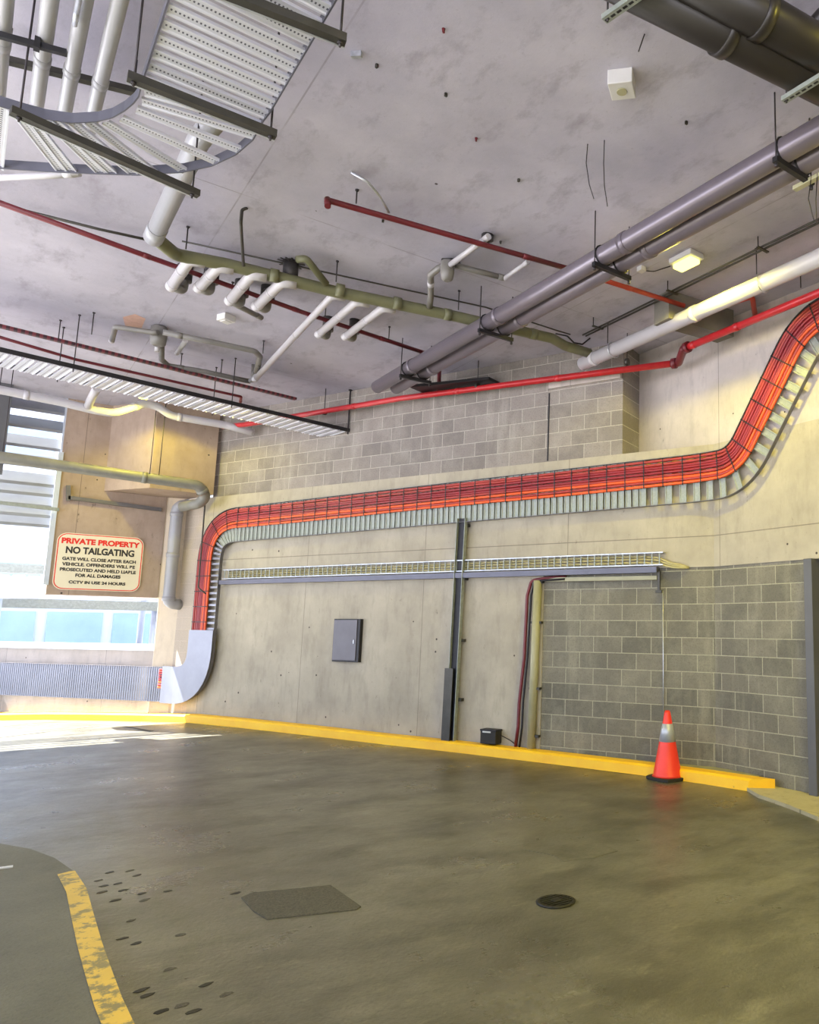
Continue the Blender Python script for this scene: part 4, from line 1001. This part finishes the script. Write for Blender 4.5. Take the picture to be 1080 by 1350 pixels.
# ------------------------------------------------------------------ outside
struct('ground', MB().prism([(-60, 21), (60, 21), (60, 80), (-60, 80)], -.4, -.02), 'ground')
struct('ground', MB().prism([(-60, -60), (-4.6, -60), (-4.6, 21), (-60, 21)], -.4, .01), 'ground')
bg = thing('building', 'pale building with rows of windows seen beyond the canopy', 'building', V((2, 36, 0)))
MB().box((3, 38, 6), 34, 4, 12).build('facade', 'bldg', bg)
for r_ in range(4):
    for k in range(11):
        f = MB().box((-9.5 + k * 2.1, 35.97, 1.4 + r_ * 2.4), 1.75, .1, 1.5).build('window', 'bldgw', bg)
m = MB()
for r_ in range(5): m.box((3, 35.9, .35 + r_ * 2.4), 34, .2, .3)
m.build('ledge', 'bldg', bg)
def canopy(y0, y1, z0, z1, label, x0=-7, x1=9):
    root = thing('canopy_roof', label, 'canopy', V((1, (y0 + y1) / 2, 0)))
    m = MB(); n_ = 60
    for k in range(n_):
        xa = x0 + (x1 - x0) * k / n_; m.span(V((xa, y0, z0)), V((xa, y1, z1)), (x1 - x0) / n_ * .75, .05 + .03 * (k % 2))
    m.span(V(((x0 + x1) / 2, y0, z0 - .02)), V(((x0 + x1) / 2, y1, z1 - .02)), x1 - x0, .03)
    m.build('roof_sheets', 'roof', root)
    MB().box(((x0 + x1) / 2, y0, z0 - .16), x1 - x0, .12, .2).build('gutter', 'galv_dull', root)
    for k in range(4):
        MB().tube([(x0 + 1 + k * 4.6, y0 + .3, -.05), (x0 + 1 + k * 4.6, y0 + .3, z0 - .2)], .07).build('post', 'frame', root)
canopy(21.5, 25.5, 3.05, 3.75, 'white ribbed canopy roof outside, the higher and farther one')
canopy(19.8, 21.2, 2.25, 2.7, 'white ribbed canopy roof outside, the lower and nearer one')
# ------------------------------------------------------------------ light
wd = bpy.data.worlds.new('World'); S.world = wd; wd.use_nodes = True
bgN = wd.node_tree.nodes['Background']; bgN.inputs[0].default_value = (.66, .76, 1.0, 1); bgN.inputs[1].default_value = 3.0
sun = bpy.data.lights.new('sun', 'SUN'); sun.energy = 42; sun.angle = .009; sun.color = (1, .98, .97)
so = bpy.data.objects.new('sun', sun); COL.objects.link(so)
to = V((-.60, .80, 1.3)).normalized()      # direction towards the sun
so.rotation_euler = to.to_track_quat('Z', 'Y').to_euler()
# ------------------------------------------------------------------ camera
cam = bpy.data.cameras.new('camera'); co = bpy.data.objects.new('camera', cam); COL.objects.link(co)
right = V((_d2.x, _d1.x, _up.x)); upc = V((_d2.y, _d1.y, _up.y)); fwd = V((_d2.z, _d1.z, _up.z))
co.matrix_world = Matrix(((right.x, upc.x, -fwd.x, CAM.x), (right.y, upc.y, -fwd.y, CAM.y), (right.z, upc.z, -fwd.z, CAM.z), (0, 0, 0, 1)))
cam.sensor_fit = 'VERTICAL'; cam.sensor_height = 36; cam.sensor_width = 36 * .8
cam.lens = FPX / 1350 * 36; cam.shift_x = (540 - PPX) / 1350; cam.shift_y = (PPY - 675) / 1350
cam.clip_start = .05; cam.clip_end = 300
S.camera = co
S.view_settings.view_transform = 'Standard'; S.view_settings.look = 'None'; S.view_settings.gamma = 1; S.view_settings.use_curve_mapping = False
S.view_settings.exposure = -0.1
try:
    S.cycles.use_denoising = True; S.cycles.max_bounces = 8; S.cycles.diffuse_bounces = 5; S.cycles.sample_clamp_indirect = 6
except Exception: pass
